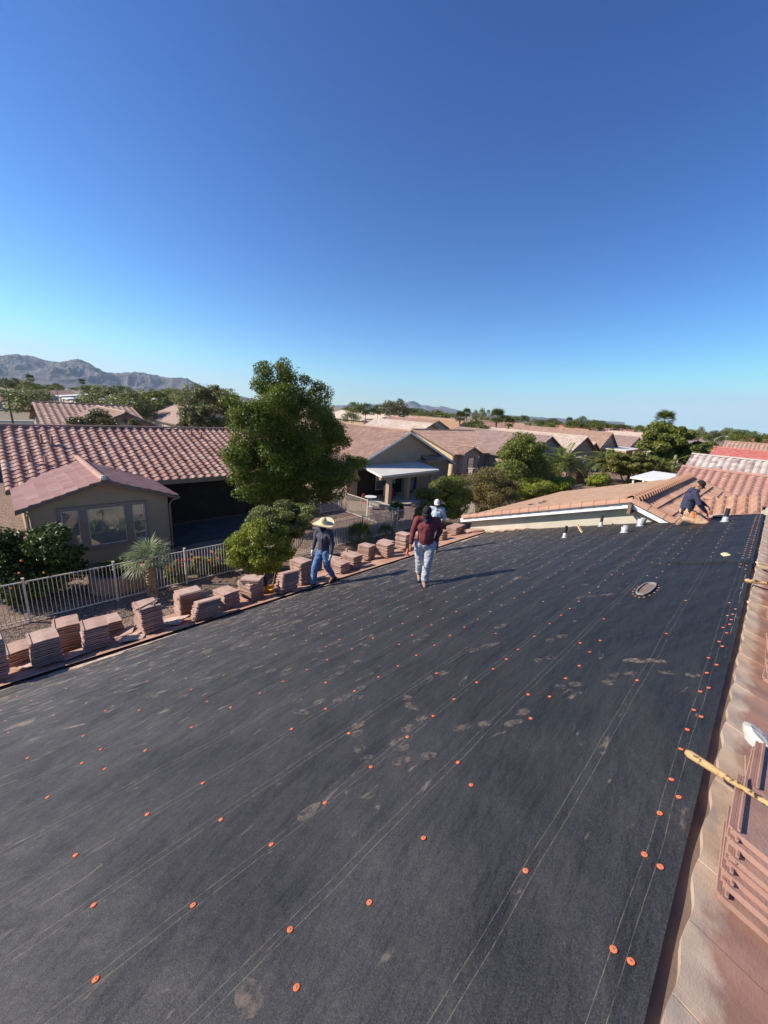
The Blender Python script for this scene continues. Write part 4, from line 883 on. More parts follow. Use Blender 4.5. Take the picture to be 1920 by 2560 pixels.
for (x0, x1, y0, y1, ax, zr, ze, rm, wm, lb) in rowspec:
    simple_house('stucco_house', lb, x0, x1, y0, y1, ax, zr, ze, rm, wm, 'barrel' if y0 < 70 else 'flat', 3 if y0 < 110 else 2, .5, .5)

# block walls and garden walls at far left, beyond house A
gw = thing('block_wall', (0, 60, G), 'tan block garden wall running back beyond the near left roof', 'garden wall')
part('wall_panel', MB().box((-.6, 62, G + .9), (.25, 44, 1.8)), 'block_wall', gw)
gw = thing('block_wall', (-8, 84, G), 'dark red block wall along the street at the far left', 'garden wall')
part('wall_panel', MB().box((-10, 84.2, G + .9), (20, .25, 1.8)), 'block_wall', gw)
gw = thing('block_wall', (45, 17.5, G), 'low brick wall with square pillars behind the green shrubs', 'garden wall')
mb = MB(); mb.box((46, 16.6, G + .25), (16, .3, .5)); part('wall_panel', mb, 'block_wall', gw)
for x in (38.6, 42.2, 45.8, 49.4, 53): part('pillar', MB().box((x, 16.6, G + .8), (.45, .45, 1.6)), 'block_wall', gw)
mb = MB()
for x in np.arange(38.8, 53, .13): mb.box((x, 16.6, G + .95), (.02, .02, .9))
part('railing', mb, 'trim_brown', gw)
gw = thing('gate_pillars', (36, 21.5, G), 'two square tan pillars with dark railing by the grey gable house', 'fence')
for x, y in ((35.2, 22.2), (37.2, 20.2)): part('pillar', MB().box((x, y, G + .85), (.5, .5, 1.7)).box((x, y, G + 1.74), (.6, .6, .1)), 'stucco_pink', gw)
mb = MB()
for k in range(40): mb.box((33.2 + k * .1, 22.4 - k * .05, G + .7), (.02, .02, 1.3))
mb.tube([(33.2, 22.4, G + 1.35), (37.2, 20.4, G + 1.35)], .02, 4); part('railing', mb, 'trim_brown', gw)

# ------------------------------------------------------------------ metal picket fences
def fence(label, p0, p1, n_post, h=1.42, step=.108, mat='fence_paint'):
    p0, p1 = Vector(p0), Vector(p1); root = thing('picket_fence', p0, label, 'fence'); d = p1 - p0; L_ = d.length; u = d / L_; R = Matrix.Rotation(math.atan2(u.y, u.x), 3, 'Z')
    mb = MB()
    for z in (.09, h - .06): mb.box((p0 + p1) / 2 + Vector((0, 0, z)), (L_, .028, .035), R)
    k = int(L_ / step)
    for i in range(k): q = p0 + u * (i + .5) * L_ / k; mb.box(q + Vector((0, 0, h / 2)), (.017, .017, h - .12), R)
    part('picket_panel', mb, mat, root)
    for i in range(n_post + 1):
        q = p0 + u * L_ * i / n_post; part('post', MB().box(q + Vector((0, 0, h / 2 + .02)), (.06, .06, h + .06), R).box(q + Vector((0, 0, h + .06)), (.075, .075, .02), R), mat, root)
    return root
fence('long white picket fence along the gravel below the eave', (-9.2, 15.13, G), (34.2, 15.13, G), 19)
fence('white picket fence running back between the two yards', (16.65, 15.3, G), (16.65, 20.8, G), 2)
fence('white picket fence joining the side yard to the left house', (16.5, 20.85, G), (13.4, 20.85, G), 2)
# ================================================================== loose roof tiles and tools on the roof
def tile_mesh(L=.45, W=.355, h=.024, th=.021, mat='tile_loose'):
    """flat interlocking concrete tile: pan, raised side ribs, nose and underside lugs; long side along y"""
    mb = MB(); n = 10; prof = []
    for i in range(n + 1):
        x = -W / 2 + W * i / n; z = h + .004 * math.cos((x / W) * 6.283); prof.append((x, z))
    i0 = len(mb.v)
    for y in (-L / 2, L / 2):
        for x, z in prof: mb.v.append((x, y, z))
        for x, z in prof: mb.v.append((x, y, z - th))
    m_ = n + 1
    for i in range(n):
        mb.f.append((i0 + i, i0 + i + 1, i0 + 2 * m_ + i + 1, i0 + 2 * m_ + i)); mb.f.append((i0 + m_ + i + 1, i0 + m_ + i, i0 + 3 * m_ + i, i0 + 3 * m_ + i + 1))
        mb.f.append((i0 + i + 1, i0 + i, i0 + m_ + i, i0 + m_ + i + 1)); mb.f.append((i0 + 2 * m_ + i, i0 + 2 * m_ + i + 1, i0 + 3 * m_ + i + 1, i0 + 3 * m_ + i))
    mb.f.append((i0, i0 + 2 * m_, i0 + 3 * m_, i0 + m_)); mb.f.append((i0 + n, i0 + m_ + n, i0 + 3 * m_ + n, i0 + 2 * m_ + n))
    mb.box((-W / 2 - .010, 0, h * .55), (.016, L * .97, .010)); mb.box((-W / 2 + .012, 0, h + .006), (.010, L * .97, .010))
    for x in (-.10, 0, .10): mb.box((x, L / 2 - .03, .004), (.03, .03, .010)); mb.box((x, -L / 2 + .03, .004), (.03, .03, .010))
    return mb.mesh('roof_tile', mat)
TM = tile_mesh(); LM = tile_mesh(.42, .335, .024, .027, 'tile_worn')
def stack(x, y, n, rz, zbase, label, top_label, lean=(0, 0), tiltx=-.06, jit=.009, seed=0, dh=.038, group='loose concrete roof tiles stacked on the roof', twist=0., last=None):
    r = random.Random(seed); 
    for k in range(n):
        o = bpy.data.objects.new('concrete_tile', TM); COL.objects.link(o)
        f = k / max(1, n - 1)
        o.location = (x + lean[0] * k * dh + r.gauss(0, jit), y + lean[1] * k * dh + r.gauss(0, jit), zbase + .02 + k * dh)
        top_ = last and k >= n - last[0]
        if top_: o.location.x += last[2]; o.location.y += last[3]
        o.rotation_euler = (Matrix.Rotation(tiltx + r.gauss(0, .008), 3, 'X') @ Matrix.Rotation(r.gauss(0, .012), 3, 'Y') @ Matrix.Rotation(rz + r.gauss(0, .03) + (last[1] if top_ else 0), 3, 'Z')).to_euler()
        tag(o, top_label if k == n - 1 else label, 'loose tile', group)
# (x of near left corner side, y of near side, height, heading, words)
ST = [(-.56, 7.80, .72, .03, 'stack cut by the left edge of the picture'), (-.22, 8.42, .30, .05, 'low stack behind the two leftmost front stacks'), (.09, 7.83, .47, .03, 'second front stack from the left'),
      (.42, 8.50, .52, -.05, 'tall rear stack left of the gap'), (.76, 7.84, .43, -.04, 'third front stack from the left'), (1.08, 8.48, .34, .02, 'low rear stack beside the fan palm side'),
      (1.62, 7.85, .55, .07, 'tall stack with two hammers lying on top'), (2.45, 8.28, .58, 1.62, 'tall rear stack whose top tiles overhang'), (3.15, 7.89, .37, .14, 'stack with a neat pink top between fanned stacks'),
      (3.72, 7.90, .50, .24, 'twisted stack left of the yellow nail gun'), (4.02, 8.46, .40, .2, 'rear stack behind the yellow nail gun'), (5.08, 7.90, .62, .1, 'tallest stack just left of the man in the straw hat'),
      (6.27, 7.84, .30, .12, 'low front stack right of the man in the straw hat'), (6.45, 8.42, .36, .3, 'rear stack behind the straw hat man'), (6.78, 7.92, .41, .12, 'second front stack right of the straw hat man'),
      (7.15, 8.42, .36, .2, 'rear stack carrying a small upright batten'), (7.86, 8.50, .47, .18, 'square rear stack alone halfway to the man in maroon'), (8.27, 8.05, .43, .1, 'front stack of the pair left of the man in maroon'),
      (8.72, 8.50, .45, .2, 'rear stack of the pair left of the man in maroon'), (9.55, 8.45, .55, .1, 'tall stack behind the swinging arm of the man in maroon'), (10.2, 8.25, .42, .1, 'stack hidden behind the man in maroon'),
      (11.3, 8.2, .36, .1, 'stack right behind the man in grey'), (12.45, 8.40, .32, .1, 'stack of the far pair near the gable wall'), (12.98, 8.55, .32, .15, 'last stack touching the cream gable wall')]
for i, (x, y, h, rz, wd) in enumerate(ST):
    n = int(h / .038) + 1; last = None
    if i == 7: last = (3, -.08, -.02, -.10)
    if i == 9: last = (2, .45, .03, -.03)
    stack(x, y, max(4, n - 1), rz, -(y - .21) * T + .055, 'pink tile in the ' + wd, 'top tile of the ' + wd, (rnd.uniform(-.06, .06), rnd.uniform(-.05, .05)), seed=i + 40, last=last)
# two fanned stacks leaning like fallen dominoes
for (x, y, n, wd) in ((2.50, 7.50, 9, 'fanned leaning stack right of the hammers'), (4.42, 7.56, 12, 'fanned leaning stack right of the yellow nail gun')):
    stack(x, y, n, 1.48, -y * T + .08, 'dark edged tile in the ' + wd, 'top tile of the ' + wd, (.30, .16), tiltx=-.30, seed=n, dh=.038)
# scattered single tiles near the eave
for i, (x, y, rz, k) in enumerate(((1.32, 7.95, .5, 0), (1.45, 8.2, .2, 1), (1.28, 7.62, -.4, 0), (1.18, 8.15, 1.2, 1), (1.95, 8.1, .3, 0), (2.05, 7.85, .7, 1), (.42, 7.75, .2, 0), (-.1, 8.0, .4, 0), (5.65, 8.2, .1, 0), (5.6, 7.9, .5, 1), (13.0, 8.0, .9, 0), (13.05, 7.7, .8, 1), (12.9, 7.9, 1.0, 2))):
    o = bpy.data.objects.new('concrete_tile', TM); COL.objects.link(o); o.location = (x, y, -y * T + .08 + k * .03); o.rotation_euler = (-math.atan(T) + .05 * k, .03, rz)
    if x > 12: tag(o, 'loose tile lying %s by the foot of the gable wall' % ('lowest', 'in the middle', 'uppermost')[k], 'loose tile', 'single tiles lying loose on the eave')
    else: tag(o, 'single loose pink tile lying %s' % ['left of the hammer stack', 'behind the hammer stack left side', 'in front left of the hammer stack', 'at the rear left of the hammer stack', 'between hammer stack and overhanging stack', 'at the foot of the overhanging stack', 'between the third front stack and tall rear stack', 'between the two leftmost stacks', 'behind the feet of the straw hat man', 'between the feet of the straw hat man'][i], 'loose tile', 'single tiles lying loose on the eave')
# curved ridge tile lying by the man in maroon
mb = MB(); P0 = (9.15, 7.98, -2.62); n = 12
for k, (yy, r0) in enumerate(((0, .11), (.40, .095))):
    for t in range(n + 1): a = math.pi * 1.1 * t / n - .15; mb.v.append((P0[0] + yy * .9, P0[1] + math.cos(a) * r0 - yy * .25, P0[2] + .02 + math.sin(a) * r0 + .02))
    for t in range(n + 1): a = math.pi * 1.1 * t / n - .15; mb.v.append((P0[0] + yy * .9, P0[1] + math.cos(a) * r0 * .85 - yy * .25, P0[2] + .02 + math.sin(a) * r0 * .85 + .02))
m1 = n + 1
for t in range(n):
    mb.f += [(t, t + 1, 2 * m1 + t + 1, 2 * m1 + t), (m1 + t, m1 + t + 1, 3 * m1 + t + 1, 3 * m1 + t), (t, t + 1, m1 + t + 1, m1 + t), (2 * m1 + t, 2 * m1 + t + 1, 3 * m1 + t + 1, 3 * m1 + t)]
o = ob('ridge_tile', mb.mesh('ridge_tile', 'tile_wing', True)); tag(o, 'curved tan ridge tile lying on its side beside the far tile stacks', 'ridge tile')

# stacks on the far slope, right of the ridge
def rstack(x, y, n, z0, wd, rz=0, lean=(0, 0), seed=1, dh=.03, sc=1.0, tx=math.atan(T)):
    r = random.Random(seed)
    for k in range(n):
        o = bpy.data.objects.new('concrete_tile', LM); COL.objects.link(o); o.location = (x + lean[0] * k + r.gauss(0, .008), y + lean[1] * k + r.gauss(0, .006), z0 + k * dh)
        o.rotation_euler = (0, 0, 0)
        R = Matrix.Rotation(tx, 4, 'X') @ Matrix.Rotation(r.gauss(0, .02), 4, 'Y') @ Matrix.Rotation(-math.pi / 2 + rz + r.gauss(0, .03), 4, 'Z'); o.rotation_euler = R.to_euler(); o.scale = (sc,) * 3
        tag(o, ('topmost tile of the ' if k == n - 1 else 'broken edged tile in the ') + wd, 'loose tile', 'loose roof tiles stacked beyond the ridge')
rstack(2.13, -.33, 7, -.03, 'nearest stack under the long wooden handle', 0, (.028, .002), 3, .030)
rstack(2.62, -.37, 7, -.04, 'stack just behind the nearest stack', 0, (.01, 0), 4)
rstack(4.35, -.42, 8, -.04, 'ribbed third stack at the right edge', .0, (.06, .004), 5, .034)
rstack(5.10, -.44, 5, -.06, 'low fourth stack just beyond the ribbed one', 0, (.03, 0), 6, .034)
rstack(5.95, -.42, 7, -.06, 'right edge stack below the hammer handle', 0, (.05, .0), 7, .034)
rstack(6.9, -.45, 6, -.06, 'far right edge stack by the second hammer', 0, (.02, .0), 8, .034)
rstack(9.2, -.50, 6, -.08, 'farthest stack beyond the ridge', 0, (.02, 0), 9, .034)
mb = MB(); mb.lathe([(.0, .035), (.05, .03), (.075, .005), (.06, -.03)], (0, 0, 0), 14); me = mb.mesh('mortar_chunk', 'mortar')
for v in me.vertices: v.co.x *= 1.8; v.co += Vector((0, 0, .014 * noise.noise(v.co * 14)))
o = ob('mortar_chunk', me, None, (3.02, -.225, .16)); o.rotation_euler = (.3, .0, .3); tag(o, 'broken white mortar lump on the tiles right of the ridge', 'mortar chunk')

def onfar(x, y, h):
    r = ray(x, y); k = (h + CAM[1] / 3 - CAM[2]) / (r[2] - r[1] / 3); return CAM + r * k
def hammer(name, label, p, q, r=.013, head=True, mat='new_wood', group=None):
    p, q = Vector(p), Vector(q); root = thing(name, p, label, 'hammer', group); d = (q - p).normalized(); L_ = (q - p).length
    mb = MB(); mb.tube([p, p + d * .02, p.lerp(q, .3), p.lerp(q, .55), q], [r * .9, r * 1.35, r * 1.15, r * .8, r * .95], 10); part('handle', mb, mat, root, True)
    if head:
        s = d.cross(Vector((0, 0, 1))).normalized(); mb = MB(); mb.tube([q - s * .075, q - s * .045, q + s * .03], [.006, .014, .014], 8); mb.tube([q + s * .03, q + s * .05], [.018, .018], 10); part('head', mb, 'pipe_black', root, True)
    return root
a, b = onfar(1715, 1880, .19), onfar(2010, 2066, .40); hammer('hammer', 'hammer with long speckled yellow wooden handle crossing the ridge in front', a, b, .0165, True, 'wood')
hammer('hammer', 'hammer with smooth brown handle lying across the tiles farther up the ridge', (6.75, .0, .07), (6.9, -.42, .10), .02, True, 'wood')
hammer('hammer', 'black headed hammer lying on the tall eave stack, left one', (1.36, 7.66, -1.94), (1.80, 7.86, -1.93), .014, True, 'new_wood')
hammer('hammer', 'dark hammer lying on the tall eave stack, right one', (2.02, 7.82, -1.93), (1.66, 7.70, -1.94), .014, True, 'pipe_black')
mb = MB(); mb.box((0, 0, 0), (.36, .045, .02)); o = ob('batten', mb.mesh('batten', 'new_wood'), None, (6.15, -.24, -.02)); o.rotation_euler = (.1, .12, -1.2); tag(o, 'yellow wooden batten offcut on the tiles right of the ridge', 'wood offcut')
for x, y, rz, lb in ((8.0, -.22, -1.0, 'splintered orange wood scrap by the torn felt end'), (7.8, -.26, -1.3, 'second splintered wood scrap beside the ridge')):
    mb = MB(); mb.box((0, 0, 0), (.34, .06, .02)); mb.box((.2, .012, 0), (.12, .03, .018)); o = ob('wood_scrap', mb.mesh('wood_scrap', 'new_wood'), None, (x, y, .05)); o.rotation_euler = (.1, .1, rz); tag(o, lb, 'wood offcut')
P0, P1 = onroof(1443, 1320, .03), onroof(1463, 1333, .03); d = Vector(P1 - P0); mb = MB(); mb.box((0, 0, 0), (d.length, .07, .035)); o = ob('batten', mb.mesh('batten', 'new_wood'), None, (P0 + P1) / 2); o.rotation_euler = (-.3, .0, math.atan2(d.y, d.x)); tag(o, 'short tan wooden batten lying on the felt near the vent pipes', 'wood offcut')
mb = MB(); mb.box((0, 0, 0), (.04, .04, .3)); o = ob('batten', mb.mesh('batten', 'new_wood'), None, (7.0, 8.42, -2.30)); o.rotation_euler = (.1, -.35, 0); tag(o, 'pale batten offcut standing up from a tile stack', 'wood offcut')
mb = MB(); mb.lathe([(0, .03), (.05, .028), (.075, .01), (.08, 0)], (0, 0, 0), 9); me = mb.mesh('paper_scrap', 'tool_yellow')
me.materials.clear(); me.materials.append(flat('scrap_yellow', (.75, .62, .36), .8))
for v in me.vertices: v.co.x *= 1.4; v.co.z += .012 * noise.noise(v.co * 30)
o = ob('paper_scrap', me, None, (8.53, .29, -.075)); tag(o, 'crumpled pale yellow scrap on the felt near the ridge', 'scrap')
# nail gun
ng = thing('nail_gun', (4.12, 7.86, -2.58), 'black and yellow coil nail gun leaning on the eave tiles', 'nail gun')
mb = MB(); mb.tube([(4.05, 7.82, -2.50), (4.08, 7.86, -2.28)], [.055, .05], 10); mb.box((4.16, 7.84, -2.36), (.20, .07, .07)); part('body', mb, 'tool_yellow', ng, True)
mb = MB(); mb.tube([(4.00, 7.80, -2.10), (4.05, 7.84, -1.98)], [.04, .045], 8); mb.box((4.04, 7.84, -2.18), (.07, .06, .22)); part('grip', mb, 'black_rubber', ng)
mb = MB(); mb.lathe([(0, .03), (.07, .03), (.07, -.03), (0, -.03)], (4.19, 7.86, -2.48), 12); part('magazine', mb, 'tool_yellow', ng, True)
mb = MB(); mb.tube([(4.02, 7.84, -2.06), (3.86, 7.9, -2.0), (3.72, 7.92, -2.1)], .008, 6); mb.tube([(4.22, 7.84, -2.0), (4.32, 7.88, -2.05), (4.26, 7.9, -2.35), (4.2, 7.92, -2.55)], .008, 6); part('hose', mb, 'new_wood', ng, True)

# ================================================================== plants and yard
def base_at(x, y): return (x, y, G)
# big tree between the houses
ex = clumps((8.9, 18.6, -.9), (1.7, 1.2, 1.9), 18, .36, 61) + clumps((14.6, 18.5, -1.9), (2.9, 1.5, 1.1), 22, .32, 62) + clumps((10.4, 19, 3.0), (1.0, 1.0, 1.5), 12, .36, 63) + clumps((12.6, 19, 2.5), (1.3, 1.0, 1.1), 12, .34, 64) + clumps((8.7, 18.9, 1.4), (1.3, 1.0, 1.1), 12, .36, 65) + clumps((14.0, 18.9, .4), (1.5, 1.2, 1.6), 16, .34, 66)
bt = tree('broadleaf_tree', 'tall dense green tree with yellow green top between the two nearest houses', 'tree', (11.8, 18.9, G), (11.35, 18.8, .4), (3.55, 2.2, 3.4), 'leaf_big', 120000, .060, 110, .22, 3, .2, lo=.25, shell=.3, extra=ex + [(11.3, 18.9, .3, 2.5, 1.6, 2.7), (11.2, 19.0, 2.5, 1.4, 1.0, 1.3), (11.9, 18.7, -1.9, 3.2, 1.5, 1.3)])
cl = clumps((11.7, 18.5, -2.2), (4.3, 1.9, 1.95), 56, .26, 8, lo=.2); V, F = leaf_cloud(cl, 44000, .060, .4, .5, 18)
ob('lower_crown', npmesh('lower_crown', V - np.array(bt.location), F, 'leaf_big'), bt)
def bush(label, c, R, mat, n, size, seed, k=24, cr=.36, stems=((.3, .1), (-.3, -.1), (.1, .3)), r0=.035, name='shrub', bark='bark', shell=.6, zmin=-.9, group=None, lo=.5):
    return tree(name, label, 'shrub', (c[0], c[1], G), c, R, mat, n, size, k, cr, seed, r0, group, bark, lo, zmin, shell, stems)
bush('dark glossy citrus bush with orange fruit at the left edge behind the fence', (.05, 16.9, -3.9), (1.8, 1.3, 1.35), 'leaf_citrus', 22000, .07, 11, 60, .32, lo=.3)
mb = MB()
for k in range(9):
    a = rnd.uniform(0, 6.28); e = rnd.uniform(-.5, .5); q = Vector((.05 + 1.7 * math.cos(a) * math.cos(e), 16.8 - abs(1.28 * math.sin(a) * math.cos(e)), -3.85 + 1.2 * math.sin(e))); i0 = len(mb.v)
    mb.lathe([(0, .035), (.027, .024), (.035, 0), (.027, -.024), (0, -.035)], tuple(q), 8)
cb = [o for o in COL.objects if o.get('label', '').startswith('dark glossy citrus')][0]
fr = part('fruit', mb, 'flower_orange', cb, True)
bush('bright yellow green rounded shrub in front of the fence', (7.1, 14.15, -3.95), (1.58, 1.3, 1.18), 'leaf_lime', 46000, .040, 12, 90, .22, name='rounded_shrub', shell=.65)
bush('grey green flat topped hedge behind the bright rounded shrub', (8.75, 15.1, -3.3), (1.95, 1.25, .95), 'leaf_hedge', 42000, .048, 13, 70, .24, stems=((.8, .2), (-.5, 0), (.2, .2), (1.2, -.1), (.5, .3)), name='hedge', bark='bark_pale', shell=.65)
bush('dense green shrub right of the patio, behind the man in grey', (19.7, 14.1, -3.25), (2.5, 1.4, 1.75), 'leaf_mid', 34000, .06, 14, 60, .27, shell=.5)
bush('small feathery green shrub at the left of the dense one', (17.8, 14.3, -3.9), (.55, .5, .85), 'leaf_sage', 4000, .05, 15, 10, .4)
bush('round tan brown dry bush above the wing roof', (26.1, 14.7, -3.45), (3.3, 2.2, 1.75), 'leaf_tan', 42000, .055, 16, 90, .26, name='dry_bush', shell=.3, lo=.2)
tree('broadleaf_tree', 'upright dark green tree between the brown gable and the short palm', 'tree', (37.5, 17.6, G), (35.8, 17.2, -1.1), (2.9, 2.2, 2.0), 'leaf_mid', 30000, .10, 40, .32, 17, .12, extra=[(32.5, 16.6, -2.9, 2.2, 1.5, 1.4), (38.8, 17, -2.4, 2.6, 1.5, 1.3), (42.5, 17.2, -3.4, 2.2, 1.5, 1.2), (33.5, 17, -2.6, 1.8, 1.5, 1.1), (37.4, 17, -2.8, 2.4, 1.5, 1.2), (40.4, 17.2, -3.1, 1.8, 1.3, .9), (35.5, 16.8, -3.2, 2.2, 1.3, 1.0), (31.0, 16.6, -3.4, 1.6, 1.2, .9)])
bush('lime green shrub above the orange roof slope, left one', (33.0, 14.2, -3.9), (3.2, 1.5, 1.25), 'leaf_lime', 18000, .07, 18)
bush('lime green shrub above the orange roof slope, right one', (38.6, 14.2, -4.1), (3.0, 1.5, 1.1), 'leaf_lime', 14000, .07, 19)
bush('yellow green bush left of the wide olive tree', (47.6, 13.3, -4.3), (2.3, 1.5, 1.0), 'leaf_lime', 5000, .1, 20)
tree('olive_tree', 'wide low olive green tree with several crooked trunks', 'tree', (56.5, 12.6, G), (55.2, 12.6, -2.35), (8.6, 3.4, 1.45), 'leaf_olive', 36000, .12, 80, .2, 21, .12, stems=((-2, .4), (2, .3), (.2, -.3), (4, 0)), bark='bark')
tree('broadleaf_tree', 'leafy green tree with a palm top rising behind it', 'tree', (66, 10.8, G), (64.5, 10.8, .2), (4.4, 3.2, 2.8), 'leaf_mid', 22000, .17, 34, .3, 22, .2)
tree('broadleaf_tree', 'dark green tree left of the red tiled roof', 'tree', (67, 7.6, G), (66.5, 7.6, -.9), (5.5, 2.6, 1.9), 'leaf_dark', 14000, .17, 34, .28, 23, .2)
bush('dark bush in shade of the patio cover', (17.9, 16.6, -4.35), (.55, .5, .75), 'leaf_dark', 3000, .06, 24)
# palms
def palm(name, label, base, h, V, F, mat, r0=.16, r1=.14, bark='palm_bark', lean=(0, 0), skirt=0., group=None):
    root = thing(name, base, label, 'palm tree', group); top = (base[0] + lean[0], base[1] + lean[1], base[2] + h); n = 14
    mb = MB(); pts = []; rs = []
    for k in range(n * 2 + 1):
        t = k / (n * 2); pts.append((base[0] + lean[0] * t, base[1] + lean[1] * t, base[2] - .05 + h * t)); rs.append((r0 + (r1 - r0) * t) * (1.1 if k % 2 else .9))
    mb.tube(pts, rs, 10); part('trunk', mb, bark, root)
    ob('crown', npmesh('crown', V + np.array([lean[0], lean[1], h]), F, mat), root); return root
V, F = fan_crown(34, .98, 5, -.35, 1.35, 12, .018, .42); palm('fan_palm', 'small fan palm with spiky pale leaves just behind the fence', (3.22, 14.75, G), 1.45, V, F, 'leaf_fanpalm', .17, .15)
V, F = fan_crown(34, .95, 6, -.1, 1.3, 14, .02, .45); palm('dwarf_palm', 'dark spiky dwarf palm at the fence below the patio', (12.9, 14.5, G), .55, V, F, 'leaf_dark', .1, .1)
V, F = fan_crown(24, .7, 7, .1, 1.3, 12, .02, .45); palm('dwarf_palm', 'smaller dark spiky plant at the fence behind the man in maroon', (14.9, 14.5, G), .35, V, F, 'leaf_dark', .08, .08)
V, F = palm_crown(60, 3.6, .6, 8, -.1, 1.35, .75, 26, .05); palm('date_palm', 'short feather palm with a thick diamond patterned trunk', (49.2, 18.2, G), 2.0, V, F, 'leaf_palm', .62, .42)
V, F = palm_crown(50, 3.2, .6, 9, -.3, 1.2, .8, 22, .05); palm('date_palm', 'feather palm half hidden left of the wide olive tree', (56.0, 15.5, G), 2.4, V, F, 'leaf_palm', .4, .3)
V, F = palm_crown(60, 5.4, .8, 10, -.2, 1.4, .7, 26, .07); palm('date_palm', 'big spreading feather palm right of the olive tree', (61.5, 9.9, G), 1.2, V, F, 'leaf_palm', .5, .4)
V, F = fan_crown(40, 1.7, 11, -.7, 1.4, 14, .03, .4)
palm('fan_palm', 'fan palm top rising above the leafy tree at the right', (67.8, 12.3, G), 8.3, V, F, 'leaf_dark', .2, .15)
PLM = []
fanm = npmesh('crown', V, F, 'leaf_dark')
for (x, y, D, h, lb) in ((1167, 1033, 120, 1.0, 'dark shaggy fan palm above the pink roofs, left of centre'), (1151, 1043, 95, 1.0, 'slim fan palm with a bare trunk in front of the pink roofs'), (1243, 1043, 88, 1.25, 'bushy fan palm standing highest in the middle'), (1273, 1058, 92, .9, 'paler ragged fan palm right of the bushy one'), (1221, 1030, 260, .9, 'tiny far fan palm on the horizon, centre'), (75, 946, 330, 1.7, 'tall dark palm under the mountains at the left'), (205, 955, 280, 1.2, 'small dark palm behind the solar panel roofs'), (1423, 1052, 210, 1.2, 'small fan palm on the horizon right of centre')):
    r_ = ray(x, y); s_ = D / math.hypot(r_[0], r_[1]); p = CAM + r_ * s_; H_ = p[2] - G
    root = thing('fan_palm', (p[0], p[1], G), lb, 'palm tree', 'fan palms of the neighbourhood'); mb = MB(); mb.tube([(p[0], p[1], G - .1), (p[0], p[1], p[2])], [.26, .17], 8); part('trunk', mb, 'palm_bark', root, True)
    c = ob('crown', fanm, root, (0, 0, H_)); c.scale = (h,) * 3; c.rotation_euler = (0, 0, rnd.uniform(0, 6))
# planter, flowers, yard things
pl = thing('raised_planter', (2.5, 16.3, G), 'rounded raised block planter behind the fence by the fan palm', 'planter')
mb = MB(); n = 28
for (r0, r1, z0, z1) in ((1.02, 1.02, G, G + .62), (1.02, .86, G + .62, G + .62), (.86, .86, G + .62, G + .5)):
    for k in range(n):
        a, b = 2 * math.pi * k / n, 2 * math.pi * (k + 1) / n; P_ = lambda r, t, z: (2.55 + r * .92 * math.cos(t), 16.35 + r * .75 * math.sin(t), z); mb.quad(P_(r0, a, z0), P_(r0, b, z0), P_(r1, b, z1), P_(r1, a, z1))
part('block_wall', mb, 'planter_block', pl)
mb = MB(); mb.v += [(2.55 + .88 * .92 * math.cos(2 * math.pi * k / n), 16.35 + .88 * .75 * math.sin(2 * math.pi * k / n), G + .53) for k in range(n)]; mb.f.append(tuple(range(n))); part('soil', mb, 'bark', pl)
bush('low dark plant growing in the raised planter', (2.5, 16.4, -4.45), (.7, .5, .35), 'leaf_dark', 2500, .05, 31)
for i, (x, y, lb) in enumerate(((4.35, 15.6, 'green shrub with red flowers right of the fan palm'), (5.35, 15.7, 'green shrub with orange flowers next to the bright rounded shrub'), (5.95, 15.5, 'low leafy shrub at the fence foot beside the rounded shrub'))):
    b_ = bush(lb, (x, y, -4.75), (.5, .4, .5), 'leaf_mid', 2600, .05, 33 + i, 12, .4)
    if i < 2:
        mb = MB()
        for k in range(9): q = (x + rnd.uniform(-.5, .5), y - .2 + rnd.uniform(-.3, .2), -4.45 + rnd.uniform(-.1, .25)); mb.lathe([(0, .03), (.045, .02), (.03, -.02), (0, -.02)], q, 6)
        part('flowers', mb, 'flower_orange' if i else 'flower_red', b_)
mb = MB(); mb.lathe([(0, 0), (.45, .0), (.45, .03), (0, .03)], (19.3, 20.6, -4.45), 20); t_ = thing('patio_table', (19.3, 20.6, G), 'round white patio table left of the first porch post', 'table'); part('table_top', mb, 'plastic_white', t_)
mb = MB(); mb.tube([(19.3, 20.6, G), (19.3, 20.6, -4.43)], .04, 8); mb.lathe([(0, .03), (.25, .0)], (19.3, 20.6, G + .02), 12); part('table_leg', mb, 'plastic_white', t_)
def chair(x, y, rz, label, mat):
    root = thing('patio_chair', (x, y, G + .1), label, 'chair', 'patio chairs', rz)
    part('seat', MB().box((0, 0, .42), (.46, .46, .06)), mat, root, world=False); part('backrest', MB().box((0, .22, .72), (.46, .05, .55)), mat, root, world=False)
    for sx in (-1, 1):
        for sy in (-1, 1): part('leg', MB().tube([(sx * .2, sy * .2, 0), (sx * .2, sy * .2, .42)], .015, 6), 'black_rubber', root, world=False)
chair(18.5, 20.3, .5, 'red patio chair left of the round table', 'flower_red'); chair(21.7, 20.9, -.6, 'red patio chair between the porch posts', 'flower_red'); chair(24.4, 21.3, .2, 'dark patio chair in the shaded right porch bay', 'black_cloth')
g_ = thing('grill', (22.6, 21.8, G + .1), 'black covered grill in the shaded left porch bay', 'grill')
part('hood', MB().box((22.6, 21.8, -4.25), (1.0, .55, .5)), 'black_cloth', g_); part('cart', MB().box((22.6, 21.8, -4.75), (.9, .5, .6)), 'black_rubber', g_); part('side_panel', MB().box((22.02, 21.75, -4.5), (.06, .5, .9)), 'plastic_white', g_)
g_ = thing('garden_jar', (11.2, 22.6, G), 'small pale jar shaped ornament in the patio shade of the left house', 'ornament'); mb = MB(); mb.lathe([(0, 0), (.12, 0), (.16, .15), (.1, .32), (.06, .36), (.1, .42), (.12, .46)], (11.2, 22.6, G + .04), 16); part('jar_body', mb, 'plastic_white', g_, True)
